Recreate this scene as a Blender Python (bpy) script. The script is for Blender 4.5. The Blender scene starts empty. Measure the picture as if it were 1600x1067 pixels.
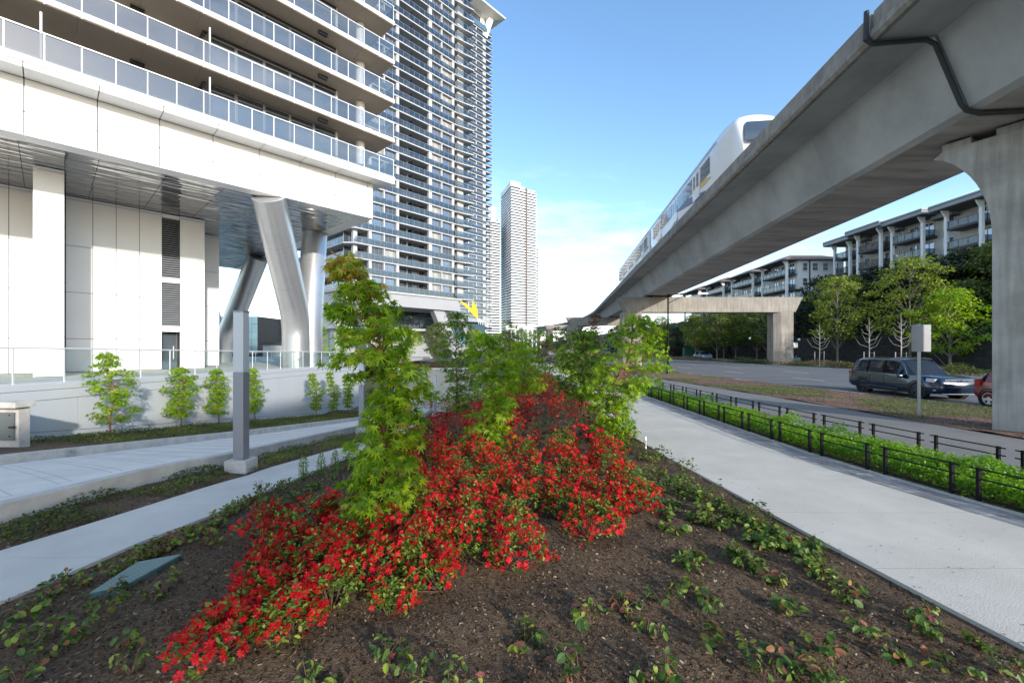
import bpy, bmesh, math, random
import numpy as np
from mathutils import Vector, Matrix

# ------------------------------------------------------------------ camera, sky, sun, exposure
SC = bpy.context.scene
COL = SC.collection
CAMZ = 2.2
cam_d = bpy.data.cameras.new("camera")
cam = bpy.data.objects.new("camera", cam_d)
COL.objects.link(cam)
cam.location = (0, 0, CAMZ)
cam.rotation_euler = (math.radians(90), 0, 0)
cam_d.lens = 36.0 * 670.0 / 1600.0
cam_d.sensor_width = 36.0
cam_d.shift_y = 9.5 / 1600.0
cam_d.clip_start = 0.05
cam_d.clip_end = 6000
SC.camera = cam

SUN_EL = math.radians(17.0)
SUN_DIR = Vector((0.548, -0.836, 0)).normalized()          # towards the sun, on the ground
SUN_VEC = Vector((SUN_DIR.x * math.cos(SUN_EL), SUN_DIR.y * math.cos(SUN_EL), math.sin(SUN_EL)))
sun_d = bpy.data.lights.new("sun", 'SUN')
sun_d.energy = 2.15
sun_d.angle = math.radians(1.4)
sun_d.color = (1.0, 0.93, 0.84)
sun = bpy.data.objects.new("sun", sun_d)
COL.objects.link(sun)
sun.location = (60, -90, 60)
sun.rotation_euler = SUN_VEC.to_track_quat('Z', 'Y').to_euler()

W = bpy.data.worlds.new("World")
SC.world = W
W.use_nodes = True
nt = W.node_tree
nt.nodes.clear()
wo = nt.nodes.new("ShaderNodeOutputWorld")
bg = nt.nodes.new("ShaderNodeBackground")
sky = nt.nodes.new("ShaderNodeTexSky")
sky.sky_type = 'NISHITA'
sky.sun_disc = False
sky.sun_elevation = SUN_EL
sky.sun_rotation = math.atan2(SUN_DIR.x, SUN_DIR.y)
sky.air_density = 1.0
sky.dust_density = 0.6
sky.ozone_density = 1.6
bg.inputs[1].default_value = 0.15
# thin cloud: fair-weather wisps low in the sky, all the way round
tc = nt.nodes.new("ShaderNodeTexCoord")
sep = nt.nodes.new("ShaderNodeSeparateXYZ")
nt.links.new(tc.outputs['Generated'], sep.inputs[0])
mp = nt.nodes.new("ShaderNodeMapping")
mp.inputs['Scale'].default_value = (2.2, 2.2, 9.0)
mp.inputs['Location'].default_value = (0.3, 0.1, 0.35)
nt.links.new(tc.outputs['Generated'], mp.inputs[0])
nz = nt.nodes.new("ShaderNodeTexNoise")
nz.inputs['Scale'].default_value = 1.7
nz.inputs['Detail'].default_value = 7
nz.inputs['Roughness'].default_value = 0.6
nt.links.new(mp.outputs[0], nz.inputs['Vector'])
cr = nt.nodes.new("ShaderNodeMapRange")
cr.inputs['From Min'].default_value = 0.47
cr.inputs['From Max'].default_value = 0.68
nt.links.new(nz.outputs['Fac'], cr.inputs['Value'])
el = nt.nodes.new("ShaderNodeMapRange")
el.inputs['From Min'].default_value = 0.42
el.inputs['From Max'].default_value = 0.12
nt.links.new(sep.outputs['Z'], el.inputs['Value'])
# broken cloud reaches higher behind the camera, as the balcony glass reflects
bh = nt.nodes.new("ShaderNodeMapRange"); bh.inputs['From Min'].default_value = 0.25; bh.inputs['From Max'].default_value = -0.45
nt.links.new(sep.outputs['Y'], bh.inputs['Value'])
mxe = nt.nodes.new("ShaderNodeMath"); mxe.operation = 'MAXIMUM'
nt.links.new(el.outputs[0], mxe.inputs[0]); nt.links.new(bh.outputs[0], mxe.inputs[1])
el = mxe
mul = nt.nodes.new("ShaderNodeMath"); mul.operation = 'MULTIPLY'
nt.links.new(cr.outputs[0], mul.inputs[0]); nt.links.new(el.outputs[0], mul.inputs[1])
mul2 = nt.nodes.new("ShaderNodeMath"); mul2.operation = 'MULTIPLY'; mul2.inputs[1].default_value = 0.5
nt.links.new(mul.outputs[0], mul2.inputs[0])
hz = nt.nodes.new("ShaderNodeMapRange")                       # pale moisture low over the horizon
hz.inputs['From Min'].default_value = 0.26; hz.inputs['From Max'].default_value = 0.0
hz.inputs['To Max'].default_value = 0.40
nt.links.new(sep.outputs['Z'], hz.inputs['Value'])
mx1 = nt.nodes.new("ShaderNodeMix"); mx1.data_type = 'RGBA'
nt.links.new(hz.outputs[0], mx1.inputs['Factor'])
hs0 = nt.nodes.new("ShaderNodeHueSaturation"); hs0.inputs['Saturation'].default_value = 1.12; hs0.inputs['Value'].default_value = 1.12
nt.links.new(sky.outputs[0], hs0.inputs['Color'])
nt.links.new(hs0.outputs[0], mx1.inputs['A'])
mx1.inputs['B'].default_value = (5.2, 5.9, 6.8, 1)
mx = nt.nodes.new("ShaderNodeMix"); mx.data_type = 'RGBA'
nt.links.new(mul2.outputs[0], mx.inputs['Factor'])
nt.links.new(mx1.outputs['Result'], mx.inputs['A'])
mx.inputs['B'].default_value = (7.0, 7.2, 7.6, 1)
nt.links.new(mx.outputs['Result'], bg.inputs[0])
nt.links.new(bg.outputs[0], wo.inputs[0])

SC.view_settings.view_transform = 'Standard'
SC.view_settings.look = 'None'
SC.view_settings.exposure = 1.15
SC.view_settings.gamma = 1
SC.view_settings.use_curve_mapping = False
SC.render.engine = 'CYCLES'
SC.cycles.max_bounces = 7
SC.cycles.diffuse_bounces = 3
SC.cycles.glossy_bounces = 4
SC.cycles.transparent_max_bounces = 12
SC.cycles.transmission_bounces = 4

RNG = random.Random(11)
NR = np.random.default_rng(7)

# ------------------------------------------------------------------ materials
MATS = {}
def nodes_of(name):
    m = bpy.data.materials.new(name); m.use_nodes = True
    t = m.node_tree
    return m, t, t.nodes["Principled BSDF"]

def pm(name, col, rough=0.6, metal=0.0, var=0.0, scale=3.0, bump=0.0, bscale=40.0, spec=0.5, col2=None, streak=False, stretch=(1, 1, 1), coat=0.0, detail=6):
    """plain procedural surface: colour that varies by noise, fine relief"""
    m, t, b = nodes_of(name)
    b.inputs['Roughness'].default_value = rough
    b.inputs['Metallic'].default_value = metal
    b.inputs['Specular IOR Level'].default_value = spec
    if coat: b.inputs['Coat Weight'].default_value = coat; b.inputs['Coat Roughness'].default_value = 0.04
    if var or col2:
        tc = t.nodes.new("ShaderNodeTexCoord")
        mp = t.nodes.new("ShaderNodeMapping"); mp.inputs['Scale'].default_value = stretch
        t.links.new(tc.outputs['Object'], mp.inputs[0])
        n = t.nodes.new("ShaderNodeTexNoise"); n.inputs['Scale'].default_value = scale
        n.inputs['Detail'].default_value = detail; n.inputs['Roughness'].default_value = 0.62
        t.links.new(mp.outputs[0], n.inputs['Vector'])
        r = t.nodes.new("ShaderNodeValToRGB")
        c2 = col2 or tuple(c * (1 + var) for c in col)
        c1 = col if col2 else tuple(c * (1 - var) for c in col)
        r.color_ramp.elements[0].position = 0.34; r.color_ramp.elements[1].position = 0.66
        r.color_ramp.elements[0].color = (*c1, 1); r.color_ramp.elements[1].color = (*c2, 1)
        t.links.new(n.outputs['Fac'], r.inputs[0])
        last = r.outputs[0]
        if streak:                                             # rain streaks and damp stains
            mp2 = t.nodes.new("ShaderNodeMapping"); mp2.inputs['Scale'].default_value = (3.0, 3.0, 0.22)
            t.links.new(tc.outputs['Object'], mp2.inputs[0])
            n2 = t.nodes.new("ShaderNodeTexNoise"); n2.inputs['Scale'].default_value = 2.2; n2.inputs['Detail'].default_value = 8
            t.links.new(mp2.outputs[0], n2.inputs['Vector'])
            r2 = t.nodes.new("ShaderNodeValToRGB")
            r2.color_ramp.elements[0].position = 0.38; r2.color_ramp.elements[1].position = 0.62
            r2.color_ramp.elements[0].color = (0.74, 0.71, 0.67, 1); r2.color_ramp.elements[1].color = (1, 1, 1, 1)
            t.links.new(n2.outputs['Fac'], r2.inputs[0])
            mm = t.nodes.new("ShaderNodeMix"); mm.data_type = 'RGBA'; mm.blend_type = 'MULTIPLY'; mm.inputs['Factor'].default_value = 0.85
            t.links.new(last, mm.inputs['A']); t.links.new(r2.outputs[0], mm.inputs['B'])
            last = mm.outputs['Result']
        t.links.new(last, b.inputs['Base Color'])
    else:
        b.inputs['Base Color'].default_value = (*col, 1)
    if bump:
        tc = t.nodes.new("ShaderNodeTexCoord")
        n = t.nodes.new("ShaderNodeTexNoise"); n.inputs['Scale'].default_value = bscale; n.inputs['Detail'].default_value = 4
        t.links.new(tc.outputs['Object'], n.inputs['Vector'])
        bp = t.nodes.new("ShaderNodeBump"); bp.inputs['Strength'].default_value = bump; bp.inputs['Distance'].default_value = 0.02
        t.links.new(n.outputs['Fac'], bp.inputs['Height']); t.links.new(bp.outputs[0], b.inputs['Normal'])
    MATS[name] = m
    return m

def leafmat(name, cols, trans=0.35, rough=0.45, objrand=False, spec=0.35):
    """leaf colour picked per leaf from a ramp, with light passing through"""
    m, t, b = nodes_of(name)
    b.inputs['Roughness'].default_value = rough
    b.inputs['Specular IOR Level'].default_value = spec
    if objrand:
        a = t.nodes.new("ShaderNodeObjectInfo"); src = a.outputs['Random']
    else:
        a = t.nodes.new("ShaderNodeAttribute"); a.attribute_name = "tint"; src = a.outputs['Fac']
    r = t.nodes.new("ShaderNodeValToRGB")
    els = r.color_ramp.elements
    while len(els) < len(cols): els.new(0.5)
    for i, (p, c) in enumerate(cols):
        els[i].position = p
    for i, (p, c) in enumerate(cols):
        els[i].color = (*c, 1)
    t.links.new(src, r.inputs[0])
    t.links.new(r.outputs[0], b.inputs['Base Color'])
    tr = t.nodes.new("ShaderNodeBsdfTranslucent")
    hs = t.nodes.new("ShaderNodeHueSaturation"); hs.inputs['Value'].default_value = 1.5; hs.inputs['Saturation'].default_value = 1.08
    t.links.new(r.outputs[0], hs.inputs['Color']); t.links.new(hs.outputs[0], tr.inputs[0])
    ms = t.nodes.new("ShaderNodeMixShader"); ms.inputs[0].default_value = trans
    out = t.nodes["Material Output"]
    t.links.new(b.outputs[0], ms.inputs[1]); t.links.new(tr.outputs[0], ms.inputs[2]); t.links.new(ms.outputs[0], out.inputs[0])
    MATS[name] = m
    return m

def glassmat(name, tint, refl, rough=0.02, gcol=(1, 1, 1)):
    """thin pane: tinted see-through with a sharp reflection"""
    m, t, b = nodes_of(name)
    t.nodes.remove(b)
    tr = t.nodes.new("ShaderNodeBsdfTransparent"); tr.inputs[0].default_value = (*tint, 1)
    gl = t.nodes.new("ShaderNodeBsdfGlossy"); gl.inputs['Roughness'].default_value = rough; gl.inputs[0].default_value = (*gcol, 1)
    lw = t.nodes.new("ShaderNodeLayerWeight"); lw.inputs[0].default_value = .5
    pw = t.nodes.new("ShaderNodeMath"); pw.operation = 'POWER'; pw.inputs[1].default_value = 4.0
    t.links.new(lw.outputs['Facing'], pw.inputs[0])
    ad = t.nodes.new("ShaderNodeMath"); ad.operation = 'MULTIPLY_ADD'; ad.inputs[1].default_value = (1 - refl) * .7; ad.inputs[2].default_value = refl; ad.use_clamp = True
    t.links.new(pw.outputs[0], ad.inputs[0])
    ms = t.nodes.new("ShaderNodeMixShader")
    t.links.new(ad.outputs[0], ms.inputs[0]); t.links.new(tr.outputs[0], ms.inputs[1]); t.links.new(gl.outputs[0], ms.inputs[2])
    t.links.new(ms.outputs[0], t.nodes["Material Output"].inputs[0])
    MATS[name] = m
    return m

pm('panel_white', (0.76, 0.76, 0.75), 0.38, var=0.035, scale=0.3)
pm('groove', (0.50, 0.48, 0.45), 0.9)
pm('panel_wall', (0.50, 0.53, 0.57), 0.5, var=0.02, scale=0.6)
pm('white_paint', (0.78, 0.78, 0.77), 0.5, var=0.04, scale=2)
pm('joint_dark', (0.05, 0.05, 0.055), 0.8)
pm('steel_column', (0.56, 0.57, 0.58), 0.34, metal=0.75, var=0.04, scale=1.2)
pm('soffit_brown', (0.50, 0.385, 0.28), 0.75, var=0.05, scale=0.5)
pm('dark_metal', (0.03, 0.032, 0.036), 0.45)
pm('black_paint', (0.010, 0.011, 0.012), 0.7, spec=0.15)
pm('mullion_grey', (0.25, 0.27, 0.29), 0.45)
pm('alu', (0.72, 0.73, 0.74), 0.35, metal=0.3)
pm('slab_grey', (0.41, 0.42, 0.435), 0.7, var=0.05, scale=0.4)
pm('slab_under', (0.36, 0.37, 0.39), 0.8)
pm('tower_white', (0.78, 0.78, 0.78), 0.6, var=0.03, scale=0.1)
pm('tower_fin', (0.12, 0.105, 0.10), 0.7)
pm('tower_cap_white', (0.80, 0.80, 0.80), 0.6)
pm('column_light', (0.45, 0.46, 0.475), 0.6)
pm('beam_grey', (0.36, 0.37, 0.39), 0.7, var=0.04, scale=0.3)
pm('window_blue', (0.23, 0.27, 0.32), 0.06, metal=0.72, var=0.22, scale=0.21, detail=2)
pm('window_dark', (0.05, 0.06, 0.075), 0.05, metal=0.0, spec=0.9, var=0.4, scale=0.6)
pm('glass_teal', (0.16, 0.27, 0.34), 0.10, metal=0.55, var=0.15, scale=0.2)
pm('concrete_walk', (0.57, 0.54, 0.48), 0.85, var=0.085, scale=1.1, detail=12, bump=0.25, bscale=60)
pm('concrete_path', (0.58, 0.55, 0.495), 0.85, var=0.08, scale=1.1, detail=12, bump=0.2, bscale=60)
pm('concrete_kerb', (0.50, 0.485, 0.45), 0.9, var=0.16, scale=3.5, bump=0.5, bscale=35)
pm('joint_gap_grey', (0.03, 0.032, 0.035), 0.6)
pm('concrete_girder', (0.35, 0.36, 0.365), 0.88, var=0.17, scale=0.5, bump=0.3, bscale=18)
pm('concrete_soffit', (0.40, 0.38, 0.355), 0.9, var=0.3, scale=0.9, stretch=(.35, 2.2, 1), bump=0.3, bscale=12)
pm('concrete_parapet', (0.27, 0.26, 0.24), 0.9, var=0.25, scale=1.1, bump=0.5, bscale=14, streak=True)
pm('concrete_pier', (0.42, 0.42, 0.41), 0.9, var=0.2, scale=0.9, bump=0.5, bscale=22, streak=True)
pm('concrete_beam', (0.31, 0.285, 0.25), 0.9, var=0.2, scale=0.5, bump=0.4, bscale=16, streak=True)
pm('paver_grey', (0.27, 0.27, 0.28), 0.9, var=0.25, scale=2.3, bump=0.4, bscale=50)
pm('asphalt', (0.15, 0.152, 0.157), 0.9, var=0.14, scale=0.35, bump=0.5, bscale=120)
pm('asphalt_path', (0.22, 0.218, 0.215), 0.92, var=0.1, scale=0.5, bump=0.5, bscale=140)
pm('road_paint', (0.72, 0.72, 0.70), 0.7, var=0.12, scale=6)
pm('soil', (0.055, 0.034, 0.019), 0.95, col2=(0.17, 0.11, 0.062), scale=26, bump=1.0, bscale=70)
pm('mulch_verge', (0.13, 0.075, 0.05), 0.95, col2=(0.27, 0.17, 0.12), scale=4.5, bump=1.0, bscale=45)
pm('ground_far', (0.10, 0.115, 0.07), 0.95, var=0.3, scale=0.05)
pm('hill_green', (0.022, 0.032, 0.014), 0.95, col2=(0.05, 0.065, 0.025), scale=0.7, bump=1.0, bscale=4)
pm('grass_base', (0.05, 0.085, 0.02), 0.95, col2=(0.085, 0.12, 0.03), scale=3)
pm('bark', (0.13, 0.075, 0.055), 0.85, var=0.3, scale=18, bump=0.6, bscale=60)
pm('bark_red', (0.24, 0.10, 0.062), 0.8, var=0.25, scale=18, bump=0.4, bscale=60)
pm('bark_grey', (0.20, 0.17, 0.135), 0.9, var=0.3, scale=8)
pm('bark_pale', (0.47, 0.43, 0.36), 0.85, var=0.15, scale=8)
pm('twig_brown', (0.12, 0.075, 0.05), 0.9, var=0.3, scale=12)
pm('lamp_grey', (0.27, 0.275, 0.305), 0.42, metal=0.35)
pm('lamp_lens', (0.52, 0.55, 0.58), 0.25, spec=0.6)
pm('grate_teal', (0.065, 0.135, 0.12), 0.6, var=0.2, scale=9)
pm('grate_line', (0.26, 0.36, 0.34), 0.6)
pm('box_panel', (0.165, 0.185, 0.18), 0.45, metal=0.3)
pm('block_beige', (0.56, 0.52, 0.43), 0.9, var=0.08, scale=2)
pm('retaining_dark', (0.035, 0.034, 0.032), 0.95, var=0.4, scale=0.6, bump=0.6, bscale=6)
pm('apt_white', (0.72, 0.70, 0.66), 0.8, var=0.03, scale=0.4)
pm('apt_grey', (0.36, 0.35, 0.345), 0.8, var=0.05, scale=0.4)
pm('apt_beige', (0.54, 0.52, 0.48), 0.8, var=0.04, scale=0.4)
pm('apt_trim', (0.80, 0.80, 0.79), 0.6)
pm('apt_dark', (0.06, 0.06, 0.065), 0.6)
pm('roof_grey', (0.30, 0.31, 0.32), 0.6, var=0.06, scale=0.5)
pm('roof_brown', (0.20, 0.145, 0.12), 0.9, var=0.15, scale=2)
pm('suv_blue', (0.006, 0.020, 0.048), 0.22, metal=0.0, coat=0.6)
pm('car_red', (0.22, 0.004, 0.010), 0.3, metal=0.0, coat=0.5)
pm('car_pale_blue', (0.22, 0.29, 0.40), 0.3, metal=0.3, coat=1.0)
pm('car_silver', (0.42, 0.44, 0.45), 0.3, metal=0.5, coat=1.0)
pm('car_glass', (0.010, 0.013, 0.017), 0.03, spec=0.35)
pm('chrome', (0.75, 0.76, 0.77), 0.16, metal=1.0)
pm('tyre', (0.018, 0.018, 0.018), 0.85)
pm('rim_black', (0.06, 0.06, 0.065), 0.3, metal=0.4)
pm('lamp_glass', (0.72, 0.74, 0.75), 0.12, spec=0.8)
pm('tail_red', (0.42, 0.012, 0.01), 0.2, spec=0.7)
pm('plastic_black', (0.02, 0.02, 0.02), 0.6)
pm('train_white', (0.80, 0.79, 0.775), 0.28, coat=0.4)
pm('train_blue', (0.02, 0.07, 0.20), 0.35)
pm('train_yellow', (0.72, 0.40, 0.03), 0.35)
pm('train_grey', (0.34, 0.35, 0.36), 0.4)
pm('train_glass', (0.045, 0.065, 0.09), 0.06, spec=0.9)
pm('awning_yellow', (0.80, 0.52, 0.02), 0.6)
pm('sign_blue', (0.03, 0.28, 0.42), 0.5)
pm('sign_back', (0.30, 0.31, 0.32), 0.6, metal=0.2, var=0.05, scale=3)
pm('galvanised', (0.42, 0.44, 0.46), 0.45, metal=0.6, var=0.1, scale=20)
pm('cabinet_green', (0.012, 0.12, 0.07), 0.5)
pm('skin', (0.50, 0.32, 0.24), 0.6)
pm('cloth_dark', (0.02, 0.022, 0.03), 0.9)
pm('cloth_light', (0.55, 0.55, 0.53), 0.9)
pm('hair', (0.03, 0.02, 0.015), 0.7)
glassmat('rail_glass', (0.90, 0.95, 0.94), 0.02)
glassmat('rail_glass_grey', (0.66, 0.68, 0.68), 0.17, gcol=(1.0, 0.97, 0.94))
pm('window_curtain', (0.34, 0.34, 0.33), 0.25, var=0.3, scale=0.9, spec=0.9)
glassmat('rail_glass_tower', (0.50, 0.55, 0.58), 0.11, rough=0.05)
glassmat('rail_glass_dark', (0.45, 0.48, 0.50), 0.05, rough=0.05)

leafmat('maple_leaf', [(0.0, (0.095, 0.19, 0.014)), (0.5, (0.26, 0.42, 0.020)), (0.92, (0.48, 0.58, 0.03)), (0.955, (0.50, 0.42, 0.05)), (1.0, (0.58, 0.30, 0.10))], 0.45)
leafmat('maple_leaf_single', [(0.0, (0.10, 0.20, 0.015)), (0.5, (0.26, 0.42, 0.020)), (1.0, (0.48, 0.58, 0.03))], 0.45, objrand=True)
leafmat('maple_young', [(0.0, (0.10, 0.21, 0.012)), (0.5, (0.24, 0.38, 0.016)), (0.985, (0.40, 0.52, 0.025)), (1.0, (0.42, 0.26, 0.06))], 0.45)
leafmat('maple_dark', [(0.0, (0.065, 0.13, 0.016)), (0.6, (0.15, 0.25, 0.022)), (1.0, (0.28, 0.38, 0.035))], 0.3)
leafmat('maple_russet', [(0.0, (0.10, 0.05, 0.03)), (0.6, (0.20, 0.10, 0.06)), (1.0, (0.16, 0.17, 0.05))], 0.3)
leafmat('azalea_leaf', [(0.0, (0.05, 0.11, 0.014)), (0.6, (0.15, 0.25, 0.03)), (1.0, (0.34, 0.42, 0.07))], 0.3)
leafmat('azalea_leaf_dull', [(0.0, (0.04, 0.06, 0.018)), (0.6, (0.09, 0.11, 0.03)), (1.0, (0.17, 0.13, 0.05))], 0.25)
leafmat('blossom_red', [(0.0, (0.20, 0.002, 0.006)), (0.6, (0.50, 0.005, 0.013)), (1.0, (0.68, 0.022, 0.032))], 0.28, spec=0.2)
leafmat('blossom_single', [(0.0, (0.22, 0.002, 0.006)), (0.6, (0.52, 0.005, 0.013)), (1.0, (0.70, 0.025, 0.035))], 0.28, objrand=True, spec=0.2)
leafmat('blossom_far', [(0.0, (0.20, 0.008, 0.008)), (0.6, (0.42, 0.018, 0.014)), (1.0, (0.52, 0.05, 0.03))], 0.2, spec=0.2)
leafmat('salal_leaf', [(0.0, (0.03, 0.075, 0.018)), (0.55, (0.10, 0.17, 0.03)), (0.88, (0.22, 0.28, 0.04)), (0.94, (0.25, 0.09, 0.05)), (1.0, (0.16, 0.04, 0.045))], 0.25)
leafmat('salal_single', [(0.0, (0.03, 0.075, 0.02)), (0.55, (0.10, 0.17, 0.03)), (0.84, (0.24, 0.32, 0.04)), (0.90, (0.30, 0.12, 0.06)), (1.0, (0.16, 0.04, 0.05))], 0.25, objrand=True)
leafmat('hedge_leaf', [(0.0, (0.06, 0.16, 0.012)), (0.5, (0.15, 0.32, 0.018)), (1.0, (0.28, 0.45, 0.03))], 0.4)
leafmat('cover_leaf', [(0.0, (0.045, 0.07, 0.014)), (0.6, (0.12, 0.15, 0.025)), (1.0, (0.25, 0.26, 0.04))], 0.25)
leafmat('tree_yellowgreen', [(0.0, (0.09, 0.13, 0.018)), (0.5, (0.20, 0.25, 0.03)), (1.0, (0.34, 0.38, 0.05))], 0.35)
leafmat('tree_olive', [(0.0, (0.05, 0.075, 0.016)), (0.5, (0.11, 0.145, 0.026)), (1.0, (0.20, 0.23, 0.045))], 0.3)
leafmat('tree_darkgreen', [(0.0, (0.010, 0.018, 0.007)), (0.6, (0.022, 0.036, 0.010)), (1.0, (0.05, 0.07, 0.018))], 0.2)
leafmat('grass_blade', [(0.0, (0.05, 0.12, 0.014)), (0.5, (0.10, 0.20, 0.02)), (1.0, (0.18, 0.26, 0.05))], 0.3)
leafmat('dry_shrub', [(0.0, (0.13, 0.085, 0.05)), (0.6, (0.22, 0.16, 0.10)), (1.0, (0.14, 0.15, 0.05))], 0.2)
leafmat('chip', [(0.0, (0.030, 0.018, 0.011)), (0.6, (0.12, 0.074, 0.042)), (0.9, (0.26, 0.18, 0.11)), (1.0, (0.42, 0.36, 0.27))], 0.0, rough=0.9, spec=0.1)

# scored grooves of the ramp: relief only
def ramp_mat():
    m = pm('concrete_ramp', (0.68, 0.65, 0.60), 0.88, var=0.08, scale=1.0)
    t = m.node_tree; b = t.nodes["Principled BSDF"]
    tc = t.nodes.new("ShaderNodeTexCoord")
    mp = t.nodes.new("ShaderNodeMapping"); mp.inputs['Rotation'].default_value = (0, 0, math.radians(68))
    t.links.new(tc.outputs['Object'], mp.inputs[0])
    w = t.nodes.new("ShaderNodeTexWave"); w.inputs['Scale'].default_value = 0.55; w.inputs['Distortion'].default_value = 0.15
    t.links.new(mp.outputs[0], w.inputs['Vector'])
    r = t.nodes.new("ShaderNodeMapRange"); r.inputs['From Min'].default_value = 0.0; r.inputs['From Max'].default_value = 0.10
    t.links.new(w.outputs['Fac'], r.inputs['Value'])
    bp = t.nodes.new("ShaderNodeBump"); bp.inputs['Strength'].default_value = 0.7; bp.inputs['Distance'].default_value = 0.02
    t.links.new(r.outputs[0], bp.inputs['Height']); t.links.new(bp.outputs[0], b.inputs['Normal'])
ramp_mat()

def rippled_metal():
    m, t, b = nodes_of('soffit_metal')
    b.inputs['Base Color'].default_value = (0.42, 0.43, 0.45, 1)
    b.inputs['Metallic'].default_value = 0.92; b.inputs['Roughness'].default_value = 0.10
    tc = t.nodes.new("ShaderNodeTexCoord")
    mp = t.nodes.new("ShaderNodeMapping"); mp.inputs['Rotation'].default_value = (0, 0, math.radians(-47.2)); 
    t.links.new(tc.outputs['Object'], mp.inputs[0])
    mp2 = t.nodes.new("ShaderNodeMapping"); mp2.inputs['Scale'].default_value = (0.16, 1.15, 1)
    t.links.new(mp.outputs[0], mp2.inputs[0])
    n = t.nodes.new("ShaderNodeTexNoise"); n.inputs['Scale'].default_value = 2.1; n.inputs['Detail'].default_value = 1.2
    t.links.new(mp2.outputs[0], n.inputs['Vector'])
    bp = t.nodes.new("ShaderNodeBump"); bp.inputs['Strength'].default_value = 0.8; bp.inputs['Distance'].default_value = 0.14
    t.links.new(n.outputs['Fac'], bp.inputs['Height']); t.links.new(bp.outputs[0], b.inputs['Normal'])
    MATS['soffit_metal'] = m
rippled_metal()

# ------------------------------------------------------------------ geometry helpers
class MB:
    def __init__(s): s.v = []; s.f = []; s.m = []
    def add(s, vs, fs, mi=0):
        n = len(s.v); s.v += [tuple(v) for v in vs]; s.f += [tuple(i + n for i in f) for f in fs]; s.m += [mi] * len(fs); return s
    def hexa(s, p, mi=0):                                      # p: 4 bottom then 4 top, counter-clockwise
        return s.add(p, [(3, 2, 1, 0), (4, 5, 6, 7), (0, 1, 5, 4), (1, 2, 6, 5), (2, 3, 7, 6), (3, 0, 4, 7)], mi)
    def box(s, x0, x1, y0, y1, z0, z1, mi=0):
        return s.hexa([(x0, y0, z0), (x1, y0, z0), (x1, y1, z0), (x0, y1, z0), (x0, y0, z1), (x1, y0, z1), (x1, y1, z1), (x0, y1, z1)], mi)
    def fbox(s, F, t0, t1, s0, s1, z0, z1, mi=0):
        q = [(t0, s0), (t1, s0), (t1, s1), (t0, s1)]
        return s.hexa([F(a, b, z0) for a, b in q] + [F(a, b, z1) for a, b in q], mi)
    def prism(s, poly, z0, z1, mi=0):
        n = len(poly)
        vs = [(x, y, z0) for x, y in poly] + [(x, y, z1) for x, y in poly]
        fs = [tuple(range(n - 1, -1, -1)), tuple(range(n, 2 * n))] + [(i, (i + 1) % n, n + (i + 1) % n, n + i) for i in range(n)]
        return s.add(vs, fs, mi)
    def tube(s, pts, rad, seg=8, cap=True, mi=0):
        pts = [Vector(p) for p in pts]
        n = len(pts)
        rads = rad if isinstance(rad, (list, tuple)) else [rad] * n
        vs = []; up = Vector((0.13, 0.21, 1)).normalized()
        for i, p in enumerate(pts):
            d = (pts[min(i + 1, n - 1)] - pts[max(i - 1, 0)]).normalized()
            a = d.cross(up)
            if a.length < 0.05: a = d.cross(Vector((1, 0, 0)))
            a.normalize(); b = d.cross(a)
            for k in range(seg):
                th = 2 * math.pi * k / seg
                vs.append(p + (a * math.cos(th) + b * math.sin(th)) * rads[i])
        fs = []
        for i in range(n - 1):
            for k in range(seg):
                k2 = (k + 1) % seg
                fs.append((i * seg + k, i * seg + k2, (i + 1) * seg + k2, (i + 1) * seg + k))
        if cap: fs += [tuple(range(seg)), tuple(range(n * seg - 1, (n - 1) * seg - 1, -1))]
        return s.add(vs, fs, mi)
    def loft(s, rings, close=True, cap=True, mi=0):
        k = len(rings[0]); vs = [p for r in rings for p in r]; fs = []
        for i in range(len(rings) - 1):
            for j in range(k if close else k - 1):
                j2 = (j + 1) % k
                fs.append((i * k + j, i * k + j2, (i + 1) * k + j2, (i + 1) * k + j))
        if cap: fs += [tuple(range(k - 1, -1, -1)), tuple(range((len(rings) - 1) * k, len(rings) * k))]
        return s.add(vs, fs, mi)
    def lathe(s, c, prof, axis='z', seg=20, mi=0, cap=True):
        rings = []
        for r, h in prof:
            ring = []
            for k in range(seg):
                a = 2 * math.pi * k / seg
                if axis == 'z': ring.append((c[0] + r * math.cos(a), c[1] + r * math.sin(a), c[2] + h))
                elif axis == 'x': ring.append((c[0] + h, c[1] + r * math.cos(a), c[2] + r * math.sin(a)))
                else: ring.append((c[0] + r * math.cos(a), c[1] + h, c[2] + r * math.sin(a)))
            rings.append(ring)
        return s.loft(rings, mi=mi, cap=cap and prof[0] != prof[-1])

def rootloc(o):
    v = Vector((0, 0, 0))
    while o is not None:
        v += o.location; o = o.parent
    return v

def tag(o, label=None, cat=None, group=None, kind=None):
    if label: o['label'] = label
    if cat: o['category'] = cat
    if group: o['group'] = group
    if kind: o['kind'] = kind
    return o

def thing(name, label, cat, loc=(0, 0, 0), group=None):
    o = bpy.data.objects.new(name, None); COL.objects.link(o)
    o.empty_display_size = 0.3
    o.location = loc
    return tag(o, label, cat, group)

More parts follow.
